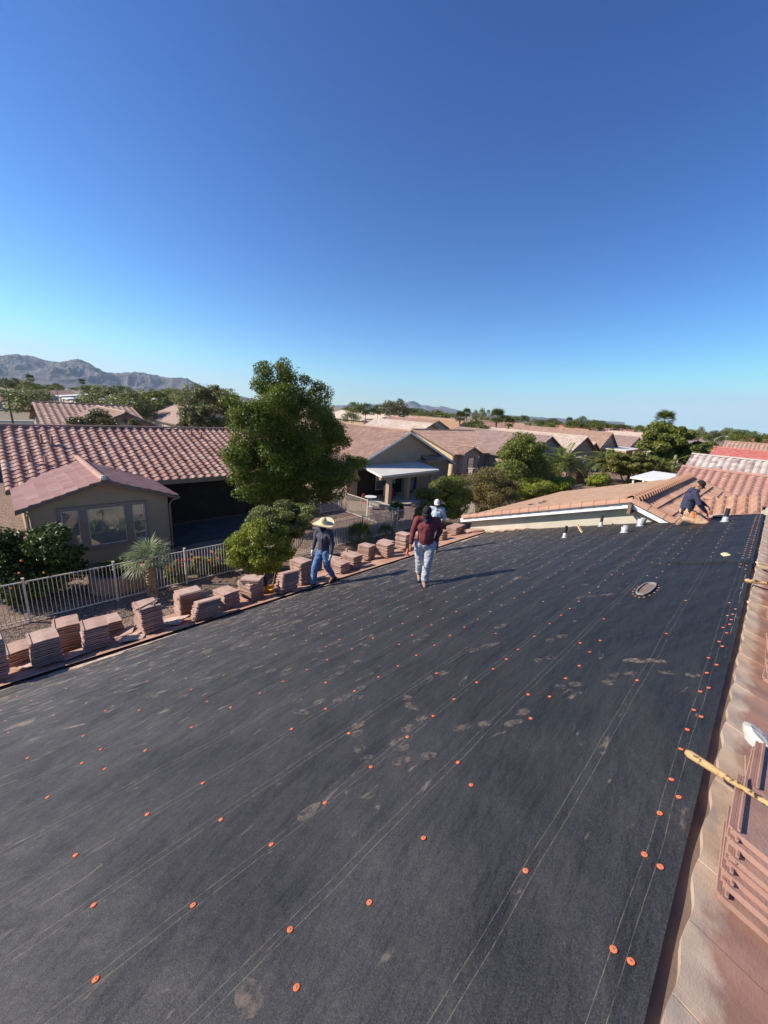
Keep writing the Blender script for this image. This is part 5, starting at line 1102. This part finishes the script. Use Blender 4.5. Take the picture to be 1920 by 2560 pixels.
# street lamps
def lamp(px, py, D, L_, label, side=(-1, 0)):
    r_ = ray(px, py); s_ = D / math.hypot(r_[0], r_[1]); p = Vector(CAM + r_ * s_); root = thing('street_lamp', (p.x, p.y, G), label, 'street lamp', 'bent arm street lamps')
    rt = Vector((MR[0][0], MR[1][0], 0)).normalized() * side[0]; mb = MB(); mb.tube([(p.x, p.y, G), p, p + rt * L_ * .3 + Vector((0, 0, L_ * .22)), p + rt * L_ * .65 + Vector((0, 0, L_ * .36)), p + rt * L_ + Vector((0, 0, L_ * .38))], [.12, .08, .07, .06, .05], 8); part('pole', mb, 'galv', root, True)
    part('lamp_head', MB().box(p + rt * (L_ + .3) + Vector((0, 0, L_ * .38)), (.7, .4, .16)), 'galv', root)
lamp(976, 1030, 88, 2.0, 'bent arm street lamp before the big pale roof'); lamp(485, 968, 140, 2.2, 'street lamp sticking out of the trees at the left', (-.4, 0)); lamp(1788, 1098, 90, 1.6, 'bent street lamp right of the dark tree', (1, 0)); lamp(1073, 1020, 330, 2.0, 'far street lamp in front of the distant mountains')
# trees in the middle distance
tree('broadleaf_tree', 'dark brushy bush in front of the pink roof beyond the left house', 'tree', (7, 40.5, G), (6.9, 40.5, -1.35), (3.8, 2.4, 1.8), 'leaf_greygreen', 15000, .11, 50, .24, 51, .1, shell=.3)
tree('broadleaf_tree', 'grey green wispy tree left of the tall dense tree', 'tree', (17.6, 45, G), (17.4, 45, -.2), (3.7, 2.6, 3.6), 'leaf_greygreen', 18000, .13, 60, .22, 52, .14, shell=.25)
FT = []
def proto(seed, mat, k, cr, n, size, R=(1, 1, 1)):
    cl = clumps((0, 0, 0), R, k, cr, seed, lo=.4, zmin=-.7); V, F = leaf_cloud(cl, n, size, .5, .55, seed); return npmesh('crown', V, F, mat)
protos = {m_: [proto(s, m_, 22, .34, 3200, .055) for s in (1, 2)] for m_ in ('leaf_dark', 'leaf_mid', 'leaf_sage', 'leaf_eucalypt', 'leaf_olive')}
tk = MB().tube([(0, 0, 0), (.02, 0, .5), (0, .01, 1)], [.06, .045, .03], 6).mesh('trunk', 'bark', True)
def ftree(px, ytop, D, wpx, hpx, mat, label, group='trees between and behind the far houses', cat='tree'):
    """a tree whose crown top is seen at (px, ytop), standing D metres away"""
    r_ = ray(px, ytop); s_ = D / math.hypot(r_[0], r_[1]); p = CAM + r_ * s_; c_ = ray(px, 958 + .069 * px); dep = D * 961 / math.hypot(px - 960, 961) * 1.0
    depth = abs((MR.T @ (p - CAM))[2]); rx = wpx / 2 * depth / 961; rz = hpx / 2 * depth / 961
    root = thing('broadleaf_tree', (p[0], p[1], G), label, cat, group); root.rotation_euler = (0, 0, 0)
    c = ob('crown', rnd.choice(protos[mat]), root, (0, 0, p[2] - rz - G)); c.scale = (rx, rx * .9, rz); c.rotation_euler = (0, 0, rnd.uniform(0, 6.28))
    t = ob('trunk', tk, root); t.scale = (rx * .8, rx * .8, max(1., p[2] - rz - G)); return root
FTL = [(15, 968, 68, 150, 75, 'leaf_sage', 'soft pale green tree at the left edge behind the roofs'), (78, 968, 78, 100, 60, 'leaf_sage', 'soft green tree just left of the flat white roofs'), (10, 945, 180, 50, 30, 'leaf_dark', 'dark tree cut by the left edge under the mountains'), (38, 945, 190, 40, 28, 'leaf_dark', 'dark tree near the left edge under the mountains'), (70, 952, 170, 60, 34, 'leaf_mid', 'green tree at the foot of the tall dark palm'),
 (268, 966, 90, 130, 85, 'leaf_sage', 'airy yellow green tree right of the flat white roofs'), (325, 975, 85, 130, 85, 'leaf_sage', 'airy green tree above the salmon cross gable'), (385, 975, 95, 140, 85, 'leaf_mid', 'green tree above the brown hipped roof'), (440, 968, 110, 110, 70, 'leaf_sage', 'pale tree behind the brown hipped roof'), (495, 962, 85, 130, 90, 'leaf_sage', 'tall pale tree left of the wispy grey one'), (545, 965, 90, 120, 90, 'leaf_sage', 'pale tree peeking out left of the tall dense tree'),
 (192, 998, 88, 40, 30, 'leaf_mid', 'small bright tree by the brick end of the flat roofs'), (300, 963, 150, 60, 26, 'leaf_dark', 'dark tree on the horizon above the airy trees'), (425, 972, 160, 80, 30, 'leaf_dark', 'dark rounded tree on the horizon under the mountain end'), (460, 975, 180, 60, 25, 'leaf_dark', 'second dark rounded tree under the mountain end'), (230, 962, 200, 60, 24, 'leaf_mid', 'low tree on the horizon right of the little palm'), (140, 958, 220, 40, 22, 'leaf_mid', 'low tree on the horizon behind the solar panels'),
 (885, 1005, 150, 50, 34, 'leaf_mid', 'round tree just right of the tall dense tree'), (915, 1008, 145, 60, 36, 'leaf_dark', 'dark tree above the pale roof gable, left'), (945, 1012, 150, 40, 30, 'leaf_dark', 'dark tree left of the tall eucalyptus'), (975, 1002, 135, 60, 46, 'leaf_eucalypt', 'brownish eucalyptus, left half of the clump'), (1000, 998, 140, 60, 52, 'leaf_eucalypt', 'brownish eucalyptus, tallest of the clump'), (880, 1030, 110, 60, 30, 'leaf_sage', 'pale green tree above the near salmon roof'),
 (1035, 1018, 160, 60, 32, 'leaf_dark', 'dark tree right of the eucalyptus clump'), (1065, 1026, 150, 70, 34, 'leaf_sage', 'light green tree under the distant mountains'), (1095, 1025, 160, 60, 34, 'leaf_mid', 'green tree right of the light one under the mountains'), (1125, 1030, 165, 50, 34, 'leaf_mid', 'green tree left of the shaggy palm'), (1190, 1025, 200, 20, 34, 'leaf_sage', 'slender tall tree right of the shaggy palm'), (1206, 1021, 205, 26, 40, 'leaf_sage', 'slender tall grey tree next to the bushy palm'), (1220, 1042, 170, 30, 24, 'leaf_mid', 'small tree at the foot of the bushy palm'),
 (1193, 1050, 78, 66, 30, 'leaf_dark', 'rounded dark tree among the pink roofs'), (1265, 1038, 210, 60, 18, 'leaf_dark', 'flat dark tree on the horizon right of the bushy palm'), (1290, 1040, 240, 30, 16, 'leaf_mid', 'small round horizon tree, centre right'), (1313, 1037, 230, 30, 22, 'leaf_dark', 'round dark horizon tree, centre right'), (1345, 1046, 140, 66, 40, 'leaf_dark', 'flat topped dark tree with visible trunk'), (1375, 1055, 130, 50, 34, 'leaf_mid', 'green tree right of the flat topped one'),
 (1385, 1046, 230, 40, 18, 'leaf_dark', 'far dark tree behind the steep roof ridge'), (1458, 1041, 150, 44, 34, 'leaf_dark', 'tallest dark tree above the steep red roof'), (1440, 1050, 145, 50, 34, 'leaf_dark', 'dark tree left shoulder above the steep red roof'), (1485, 1050, 145, 60, 36, 'leaf_dark', 'dark tree right shoulder above the steep red roof'), (1505, 1052, 170, 40, 20, 'leaf_dark', 'dark tree beyond the shoulder of the steep roof'), (1530, 1058, 200, 40, 16, 'leaf_mid', 'grey green tree right of the steep gable'), (1560, 1060, 190, 60, 20, 'leaf_dark', 'dark tree left of the round green one'), (1603, 1062, 150, 34, 22, 'leaf_mid', 'round bright green tree before the pale pink roof'),
 (1730, 1074, 160, 50, 34, 'leaf_mid', 'tree right of the leafy palm topped tree'), (1755, 1067, 150, 24, 30, 'leaf_sage', 'narrow upright tree on the right horizon'), (1790, 1077, 140, 60, 34, 'leaf_dark', 'broad tree behind the bent street lamp'), (1822, 1067, 135, 26, 34, 'leaf_sage', 'tall pale tree right of the street lamp'), (1858, 1072, 120, 40, 32, 'leaf_dark', 'dark tree above the tan barrel roof, left'), (1885, 1078, 115, 44, 32, 'leaf_dark', 'dark tree above the tan barrel roof, right'), (1912, 1084, 120, 40, 36, 'leaf_mid', 'tree cut by the right edge of the picture'), (1702, 1072, 170, 40, 26, 'leaf_dark', 'dark tree just right of the palm topped tree'), (1850, 1088, 110, 60, 30, 'leaf_mid', 'lower tree between the two dark trees at the right')]
for a in FTL: ftree(*a)
# loose belt of small horizon trees, all alike
r = random.Random(21)
for k in range(92):
    px = r.uniform(-20, 1930); D = r.uniform(230, 620)
    if 560 < px < 860: continue
    yt = 958 + .069 * px - r.uniform(-6, 9) * 260 / D; ftree(px, yt, D, r.uniform(24, 52) * 300 / D, r.uniform(12, 20) * 330 / D, r.choice(['leaf_dark', 'leaf_mid', 'leaf_sage', 'leaf_olive']), 'small distant tree in the green belt along the horizon', 'distant trees along the horizon')
for i, (px, py, D, h) in enumerate(((1586, 1130, 62, 2.6), (1612, 1130, 62, 2.7), (1619, 1132, 63, 2.4), (1690, 1140, 60, 2.6))):
    r_ = ray(px, py); p = CAM + r_ * (D / math.hypot(r_[0], r_[1])); root = thing('cactus', (p[0], p[1], G), ['thick columnar cactus, left of three by the white patio roof', 'thick columnar cactus, middle of three by the white patio roof', 'shorter columnar cactus, right of three by the white patio roof', 'columnar cactus in front of the dark tree'][i], 'cactus')
    mb = MB(); mb.tube([(p[0], p[1], G), (p[0], p[1], p[2] + .05), (p[0], p[1], p[2] + .15)], [.2, .2, .08], 12); part('stem', mb, 'leaf_greygreen', root, True)

#@@PEOPLE
# ================================================================== people
def ico_pts(c, r, sub=2):
    bm = bmesh.new(); bmesh.ops.create_icosphere(bm, subdivisions=sub, radius=r, matrix=Matrix.Translation(c)); p = [v.co.copy() for v in bm.verts]; bm.free(); return p
def capsules(segs):
    """union of tapered capsules [(p0, r0, p1, r1)]; a radius may be a tuple = ellipsoid radii"""
    bm = bmesh.new()
    for (p0, r0, p1, r1) in segs:
        pts = []
        for p, r in ((p0, r0), (p1, r1)):
            if isinstance(r, tuple):
                for q in ico_pts((0, 0, 0), 1, 2): pts.append(Vector(p) + Vector((q.x * r[0], q.y * r[1], q.z * r[2])))
            else: pts += ico_pts(Vector(p), r, 2 if r > .02 else 1)
        vs = [bm.verts.new(q) for q in pts]; res = bmesh.ops.convex_hull(bm, input=vs)
        ex = [e for e in res['geom_interior'] + res['geom_unused'] if isinstance(e, bmesh.types.BMVert)]
        bmesh.ops.delete(bm, geom=list(set(ex)), context='VERTS')
    return bm
def skin_of(name, segs, mat, voxel=.010, smooth=4, folds=0., fscale=14, seed=0, disp=None):
    bm = capsules(segs); me = bpy.data.meshes.new(name + '_raw'); bm.to_mesh(me); bm.free()
    o = bpy.data.objects.new('tmp', me); COL.objects.link(o)
    m_ = o.modifiers.new('r', 'REMESH'); m_.mode = 'VOXEL'; m_.voxel_size = voxel; m_.use_smooth_shade = True
    s_ = o.modifiers.new('s', 'SMOOTH'); s_.iterations = smooth; s_.factor = .5
    dg = bpy.context.evaluated_depsgraph_get(); dg.update(); out = bpy.data.meshes.new_from_object(o.evaluated_get(dg)); out.name = name
    bpy.data.objects.remove(o); bpy.data.meshes.remove(me)
    if folds:
        n_ = len(out.vertices); nm = [v.normal.copy() for v in out.vertices]
        for v, q in zip(out.vertices, nm):
            c = v.co; a = noise.noise(Vector((c.x * fscale * .6 + seed, c.y * fscale * .6, c.z * fscale * 1.5))); b = noise.noise(Vector((c.x * fscale * 2, c.y * fscale * 2 + seed, c.z * fscale * 2.6)))
            v.co = c + q * folds * (1 - abs(a) * 2.2 + .4 * b)
    out.materials.clear(); out.materials.append(MATS[mat]); out.shade_smooth(); return out
def hand_segs(w, d, u, curl=.5, s=1., spread=0., th=1):
    """hand at wrist w: d = direction of the hand, u = back of the hand, th = side of the thumb"""
    d = Vector(d).normalized(); u = (Vector(u) - d * Vector(u).dot(d)).normalized(); sd_ = d.cross(u) * th; w = Vector(w); S = []
    pm = w + d * .085 * s
    S.append((w, .024 * s, w + d * .03 * s, .027 * s)); S.append((w + d * .03 * s + sd_ * .016 * s, .019 * s, pm + sd_ * .030 * s, .014 * s)); S.append((w + d * .03 * s - sd_ * .014 * s, .018 * s, pm - sd_ * .028 * s, .013 * s)); S.append((w + d * .02 * s, .02 * s, pm, .016 * s))
    for k, (off, ln) in enumerate(((.030, .072), (.011, .080), (-.009, .075), (-.028, .060))):
        b = pm + sd_ * off * s; d1 = (d - u * curl * .6 + sd_ * spread * off * 10).normalized(); k1 = b + d1 * ln * .45 * s; d2 = (d1 - u * curl).normalized(); k2 = k1 + d2 * ln * .32 * s; d3 = (d2 - u * curl * .8).normalized()
        S += [(b, .0095 * s, k1, .009 * s), (k1, .009 * s, k2, .0085 * s), (k2, .0085 * s, k2 + d3 * ln * .25 * s, .0075 * s)]
    t0 = w + d * .03 * s + sd_ * .022 * s; t1 = t0 + (d * .6 + sd_ * .8 - u * .2).normalized() * .040 * s; t2 = t1 + (d * .9 + sd_ * .25 - u * .35).normalized() * .032 * s
    S += [(t0, .014 * s, t1, .011 * s), (t1, .011 * s, t2, .009 * s)]
    return S
class Man:
    def __init__(s, base, az, label, H=1.70):
        s.root = thing('person', base, label, 'person', 'roofers at work on the roof', math.radians(az)); s.k = H / 1.75; s.H = H
    def add(s, nm, me): return ob(nm, me, s.root)
    def body(s, J, shirt, pants, shoes, build=1., face=(1, 0, 0), glove=None, handR=None, handL=None, tuck=.0, pfold=.006, sfold=.005, shoe_dir=None):
        V_ = {k: Vector(v) for k, v in J.items()}; b = build; g = V_
        up = (g['neck'] - g['pelvis']).normalized(); f = Vector(face).normalized(); hd = g['head']
        lat = (g['shL'] - g['shR']).normalized(); fw = lat.cross(up).normalized()
        S = [(g['pelvis'], .115 * b, g['waist'], .112 * b), (g['waist'], .112 * b, g['chest'], .12 * b), (g['chest'] + lat * .06, .105 * b, g['chest'] - lat * .06, .105 * b), (g['shL'], .055, g['shR'], .055), (g['chest'], .1 * b, g['neck'], .055), (g['neck'], .052, hd - Vector((0, 0, .06)), .048)]
        for q in 'LR':
            S += [(g['sh' + q], .052, g['el' + q], .040), (g['el' + q], .038, g['wr' + q], .025), (g['hip' + q], .085 * b, g['kn' + q], .055), (g['kn' + q], .052, g['an' + q], .036)]
            fd = (shoe_dir[q] if shoe_dir else Vector((1, 0, 0))); fd = Vector(fd).normalized(); S.append((g['an' + q] - Vector((0, 0, .03)), .035, g['an' + q] + fd * .14 - Vector((0, 0, .05)), .028))
        S += hand_segs(g['wrR'], *(handR or ((g['wrR'] - g['elR']), fw, .4))[:2], curl=(handR[2] if handR else .4), th=1) + hand_segs(g['wrL'], *(handL or ((g['wrL'] - g['elL']), fw, .4))[:2], curl=(handL[2] if handL else .4), th=-1)
        side = f.cross(Vector((0, 0, 1))).normalized(); hu = side.cross(f).normalized()
        R = Matrix((f, -side, hu)).transposed()
        hs = [(hd + hu * .025 - f * .012, (.085, .072, .085), hd + hu * .03 - f * .02, (.088, .074, .088)), (hd + f * .03 - hu * .02, .062, hd + f * .045 - hu * .085, .034), (hd + hu * .0 - f * .01, .075, hd + f * .02 - hu * .06, .055),
              (hd + f * .083 + hu * .012, .010, hd + f * .104 - hu * .022, .014), (hd + f * .062 + hu * .03 + side * .035, .015, hd + f * .062 + hu * .03 - side * .035, .015), (hd + f * .078 - hu * .052 + side * .014, .009, hd + f * .078 - hu * .052 - side * .014, .009)]
        for e in (-1, 1): hs.append((hd + side * e * .073 + hu * .015 - f * .01, (.018, .008, .03), hd + side * e * .075 - hu * .01 - f * .008, (.014, .008, .02)))
        s.f, s.side, s.hu, s.hd, s.fw, s.lat, s.up = f, side, hu, hd, fw, lat, up
        s.add('body', skin_of('body', S + hs, 'skin', .0075, 2))
        ey = MB()
        for e in (-1, 1): q = hd + f * .076 + hu * .014 + side * e * .03; ey.lathe([(0, .008), (.009, .003), (.009, -.003), (0, -.008)], tuple(q), 8)
        part('eyes', ey, 'hair', s.root, True, False)
        # shirt
        T_ = [(g['pelvis'] + up * (.03 - tuck * .3), (.125 * b, .150 * b, .085), g['waist'], .140 * b), (g['waist'], .140 * b, g['chest'], .142 * b), (g['chest'] + lat * .075, .118 * b, g['chest'] - lat * .075, .118 * b), (g['chest'] + up * .02, .115 * b, g['neck'] - up * .025, .072), (g['shL'], .074, g['shR'], .074), (g['pelvis'] + up * .01 + lat * .05, (.11 * b, .11 * b, .075), g['pelvis'] + up * .01 - lat * .05, (.11 * b, .11 * b, .075))]
        for q in 'LR': T_ += [(g['sh' + q], .074, g['el' + q], .056), (g['el' + q], .056, g['wr' + q].lerp(g['el' + q], .10), .040)]
        s.add('shirt', skin_of('shirt', T_, shirt, .010, 4, sfold, 11, 3))
        P_ = [(g['hipL'], .112 * b, g['hipR'], .112 * b), (g['pelvis'] - up * .02, .125 * b, g['pelvis'] + up * .04, .122 * b)]
        for q in 'LR': P_ += [(g['hip' + q], .108 * b, g['kn' + q], .080), (g['kn' + q], .080, g['an' + q] + (g['kn' + q] - g['an' + q]).normalized() * .05, .068)]
        s.add('trousers', skin_of('trousers', P_, pants, .010, 3, pfold, 13, 8))
        for q in 'LR':
            fd = Vector(shoe_dir[q] if shoe_dir else (1, 0, 0)).normalized(); a = g['an' + q]; dn = Vector((0, 0, -1)); dn = (dn - fd * dn.dot(fd)).normalized()
            sh = [(a, .050, a + dn * .045, .045), (a + dn * .045 - fd * .035, .040, a + dn * .052 + fd * .06, .040), (a + dn * .05 + fd * .06, .040, a + dn * .06 + fd * .165, .032)]
            o = s.add('shoe', skin_of('shoe', sh, shoes, .008, 2)); so_ = MB(); R_ = Matrix((fd, -dn.cross(fd), -dn)).transposed(); so_.box(a + dn * .092 + fd * .06, (.28, .09, .02), R_); part('sole', so_, 'black_rubber', o, False, False)
            if glove: s.add('glove', skin_of('glove', [(p, (r + .004) if not isinstance(r, tuple) else r, p2, r2 + .004) for p, r, p2, r2 in hand_segs(g['wr' + q], (handR if q == 'R' else handL or handR)[0] if (handR or handL) else (g['wr' + q] - g['el' + q]), (handR if q == 'R' else handL or handR)[1] if (handR or handL) else fw, curl=.35, th=1 if q == 'R' else -1)], glove, .006, 1))
    def cap(s, mat, brim=None, bill=True):
        hd, f, side, hu = s.hd, s.f, s.side, s.hu; R = Matrix((f, -side, hu)).transposed(); mb = MB(); n = 20
        mb.lathe([(.0, .105), (.045, .098), (.078, .07), (.093, .03), (.096, -.01), (.092, -.012)], (0, 0, 0), n)
        mb.v = [tuple(hd + hu * .038 - f * .012 + R @ Vector((x * 1.06, y * .92, z))) for x, y, z in mb.v]
        c = s.add('cap', mb.mesh('cap', mat, True))
        bl = MB(); k = 10; i0 = 0
        for j in range(4):
            for i in range(k + 1):
                t = i / k * 2 - 1; r0 = .075 + .078 * j / 3 * (1 - .38 * t * t); y = t * .078; x = math.sqrt(max(0, .0078 - y * y * .9)) * .9 + .078 * j / 3 * (1 - .30 * abs(t) ** 2.2)
                bl.v.append(tuple(hd + hu * .038 - f * .012 + R @ Vector((x, y, .012 - .022 * j / 3 - .018 * t * t))))
        for j in range(3):
            for i in range(k): a = j * (k + 1) + i; bl.f.append((a, a + 1, a + k + 2, a + k + 1))
        me = bl.mesh('brim', brim or mat, True); o = ob('brim', me, c); md = o.modifiers.new('t', 'SOLIDIFY'); md.thickness = .004
        return c

def st(x, y): return -y * T + .018
# --- man in the straw hat, striding along the eave towards the left
A = onroof(778, 1469); B_ = onroof(838, 1461); bx, by = 5.24, 7.22; bz = -by * T + .05
m1 = Man((bx, by, bz), 196, 'man in a wide straw hat, charcoal sweater and blue jeans striding beside the tile stacks', 1.72)
J = dict(pelvis=(0, 0, .90), waist=(.0, 0, 1.03), chest=(.0, 0, 1.24), neck=(.01, 0, 1.43), head=(.03, 0, 1.545), shL=(.0, .175, 1.385), shR=(.0, -.175, 1.385),
         elL=(-.03, .235, 1.10), wrL=(.03, .25, .86), elR=(.02, -.24, 1.11), wrR=(.12, -.23, .88), hipL=(0, .09, .86), hipR=(0, -.09, .86), knL=(-.02, .11, .50), anL=(-.27, .12, .155), knR=(.20, -.09, .48), anR=(.25, -.09, .085))
m1.body(J, 'charcoal_shirt', 'jeans', 'brown_boot', 1.0, (.95, -.25, -.22), 'white_cloth', handR=((.2, 0, -1), (0, -1, 0), .5), handL=((.15, 0, -1), (0, 1, 0), .5), shoe_dir={'L': (.9, 0, -.35), 'R': (1, 0, -.05)}, pfold=.008)
hm = MB(); hm.lathe([(.0, .125), (.04, .122), (.075, .10), (.09, .055), (.094, .01), (.10, -.004), (.17, -.006), (.245, .0), (.262, .012), (.262, .006), (.245, -.006), (.10, -.012)], (0, 0, 0), 40, lambda a, r: max(0, r - .1) * (.26 * math.cos(2 * a) - .08))
R = Matrix.Rotation(.14, 3, 'Y'); hm.v = [tuple(Vector((.03, 0, 1.60)) + R @ Vector(v)) for v in hm.v]; hat = m1.add('straw_hat', hm.mesh('straw_hat', 'straw', True))
m1.add('neck_scarf', skin_of('neck_scarf', [((.01, 0, 1.39), .085, (.02, 0, 1.455), .068), ((.07, 0, 1.42), .04, (.085, 0, 1.47), .04)], 'black_cloth', .009, 3, .004))
lg = MB(); lg.lathe([(0, .003), (.008, .002), (.010, 0)], (0, 0, 0), 8); lg.v = [(.158 + v[2], .055 + v[0], 1.27 + v[1]) for v in lg.v]; part('logo', lg, 'white_cloth', m1.root, False, False)
# --- man in maroon walking towards the camera
m2 = Man((5.84, 4.62, -4.62 * T + .05), 226, 'stocky man in a maroon shirt, light grey trousers and black cap walking up the felt', 1.70)
J = dict(pelvis=(0, 0, .88), waist=(.02, 0, 1.02), chest=(.02, 0, 1.22), neck=(.03, 0, 1.41), head=(.08, -.03, 1.52), shL=(.0, .195, 1.36), shR=(.02, -.20, 1.36),
         elL=(-.08, .29, 1.12), wrL=(-.05, .20, .90), elR=(.02, -.27, 1.10), wrR=(.10, -.30, .87), hipL=(0, .10, .84), hipR=(0, -.10, .84), knL=(.13, .06, .48), anL=(.17, .03, .115), knR=(.0, -.08, .47), anR=(-.15, -.05, .16))
m2.body(J, 'maroon', 'grey_pants', 'boot', 1.18, (.80, -.45, -.42), None, handR=((.15, -.1, -1), (.3, -1, 0), .6), handL=((.5, -.3, -.7), (-.3, .8, 0), .8), shoe_dir={'L': (1, 0, .15), 'R': (.9, 0, -.3)}, pfold=.009, tuck=.05)
m2.cap('black_cloth')
m2.add('neck_gaiter', skin_of('neck_gaiter', [((.03, 0, 1.365), .10, (.05, -.01, 1.44), .080), ((.06, -.02, 1.44), .078, (.09, -.04, 1.49), .070), ((.11, -.03, 1.36), .045, (.05, 0, 1.42), .07)], 'purple_cloth', .009, 3, .008, 22))
m2.add('orange_gloves', skin_of('orange_gloves', [((.15, -.35, .77), .022, (.18, -.37, .70), .018), ((.18, -.37, .70), .012, (.24, -.39, .665), .012), ((.18, -.35, .71), .012, (.20, -.32, .64), .010)], 'orange_cloth', .007, 1, .003))
m2.add('tool_pouch', skin_of('tool_pouch', [((-.02, -.185, .92), .035, (-.03, -.20, .74), .028)], 'black_cloth', .009, 2, .003))
# --- man in grey behind him
m3 = Man((9.14, 6.88, -6.88 * T + .05), 212, 'man in a pale grey long sleeved shirt and white cap behind the man in maroon', 1.70)
J = dict(pelvis=(0, 0, .90), waist=(.0, 0, 1.03), chest=(.0, 0, 1.23), neck=(.01, 0, 1.42), head=(.03, 0, 1.54), shL=(.0, .18, 1.375), shR=(.0, -.18, 1.375),
         elL=(-.07, .27, 1.12), wrL=(.14, .17, 1.05), elR=(.02, -.25, 1.11), wrR=(.12, -.22, .90), hipL=(0, .09, .86), hipR=(0, -.09, .86), knL=(.08, .10, .49), anL=(.02, .11, .10), knR=(.05, -.09, .49), anR=(-.06, -.10, .14))
m3.body(J, 'grey_shirt', 'dark_pants', 'boot', 1.03, (.95, .1, -.2), None, handR=((.2, 0, -1), (0, -1, 0), .5), handL=((1, -.3, 0), (0, 0, 1), .6), shoe_dir={'L': (1, 0, 0), 'R': (1, -.1, 0)})
m3.cap('white_cloth')
m3.add('face_mask', skin_of('face_mask', [((-.01, 0, 1.42), .072, (.005, 0, 1.49), .075), ((.0, 0, 1.50), .084, (-.02, 0, 1.58), .080), ((.045, 0, 1.475), .052, (.05, 0, 1.50), .058)], 'black_cloth', .008, 3, .003))
# --- kneeling man
kx, ky = 12.48, 1.26
m4 = Man((kx, ky, -ky * T + .03), 284, 'man kneeling on the felt in a navy hooded sweatshirt, tan trousers and black cap', 1.72)
J = dict(pelvis=(-.14, 0, .33), waist=(-.13, 0, .46), chest=(-.11, 0, .68), neck=(-.06, 0, .87), head=(.0, .02, .99), shL=(-.09, .19, .82), shR=(-.08, -.19, .81),
         elL=(.08, .28, .58), wrL=(.25, .13, .50), elR=(.05, -.27, .56), wrR=(.25, -.15, .36), hipL=(-.12, .12, .28), hipR=(-.12, -.12, .28), knL=(.30, .26, .11), anL=(-.18, .24, .13), knR=(.28, -.22, .10), anR=(-.20, -.18, .12))
m4.body(J, 'navy', 'tan_pants', 'boot', 1.08, (.75, -.25, -.55), None, handR=((.6, .2, -.9), (.5, -.5, .5), .9), handL=((.7, -.5, -.4), (.2, .2, 1), .8), shoe_dir={'L': (-.5, 0, -.8), 'R': (-.5, 0, -.8)}, pfold=.009, tuck=.03)
m4.cap('black_cloth')
m4.add('hood', skin_of('hood', [((-.13, .08, .87), .05, (-.13, -.08, .87), .05), ((-.17, .05, .83), .05, (-.17, -.05, .83), .05), ((-.09, .085, .88), .035, (.01, .05, .85), .03), ((-.09, -.085, .88), .035, (.01, -.05, .85), .03)], 'navy', .009, 3, .004))
m4.add('tool_belt', skin_of('tool_belt', [((-.20, -.15, .36), .05, (-.22, -.17, .26), .045), ((-.10, -.18, .38), .04, (-.08, -.20, .27), .045), ((-.22, .12, .38), .04, (-.22, .14, .28), .04)], 'black_cloth', .009, 2, .003))
m4.add('orange_gloves', skin_of('orange_gloves', [((-.02, -.225, .30), .030, (.02, -.24, .21), .03), ((.03, -.22, .30), .022, (.06, -.245, .20), .02)], 'orange_cloth', .007, 1, .005, 30))
gr = MB(); rr = random.Random(3)
for k in range(11):   # loose white strokes printed on the chest
    y0 = rr.uniform(-.10, .10); z0 = rr.uniform(-.09, .07); a = rr.uniform(.6, 1.4) * rr.choice((1, 1, -.4)); l = rr.uniform(.03, .07)
    pts = [Vector((0, y0 + math.cos(a) * l * t, z0 + math.sin(a) * l * t)) for t in (-.5, 0, .5)]; c = Vector((-.11, 0, .68)); nrm_ = m4.fw; i0 = len(gr.v)
    gr.tube([c + nrm_ * (.158 - abs(p.y) * .25) + m4.lat * p.y + m4.up * p.z for p in pts], .004, 5)
part('chest_print', gr, 'white_cloth', m4.root, False, False)
lg = MB(); c = m4.hd + m4.hu * .09 + m4.f * .07; lg.tube([c - m4.side * .02 + m4.hu * .01, c + m4.f * .01, c + m4.side * .022 + m4.hu * .012], .004, 5); part('cap_logo', lg, 'white_cloth', m4.root, False, False)
hammer('utility_knife', 'red handled tool held by the kneeling man', m4.root.matrix_basis @ Vector((.30, -.15, .27)), m4.root.matrix_basis @ Vector((.37, -.15, .10)), .014, False, 'red_handle')

# ================================================================== the air
hz = MB().box((0, 0, (G - 1.2 + 900) / 2), (27500, 27500, 900 - G + 1.2)); hm_ = bpy.data.meshes.new('haze'); hm_.from_pydata(hz.v, [], hz.f)
hmat = bpy.data.materials.new('haze_air'); hmat.use_nodes = True; hn = hmat.node_tree; hn.nodes.remove(hn.nodes["Principled BSDF"]); pv = hn.nodes.new("ShaderNodeVolumePrincipled")
pv.inputs['Color'].default_value = (.62, .78, 1, 1); pv.inputs['Density'].default_value = .00005; pv.inputs['Anisotropy'].default_value = .2; hn.links.new(pv.outputs[0], hn.nodes["Material Output"].inputs['Volume']); hm_.materials.append(hmat)
ho = ob('haze', hm_); tag(ho, kind='stuff')
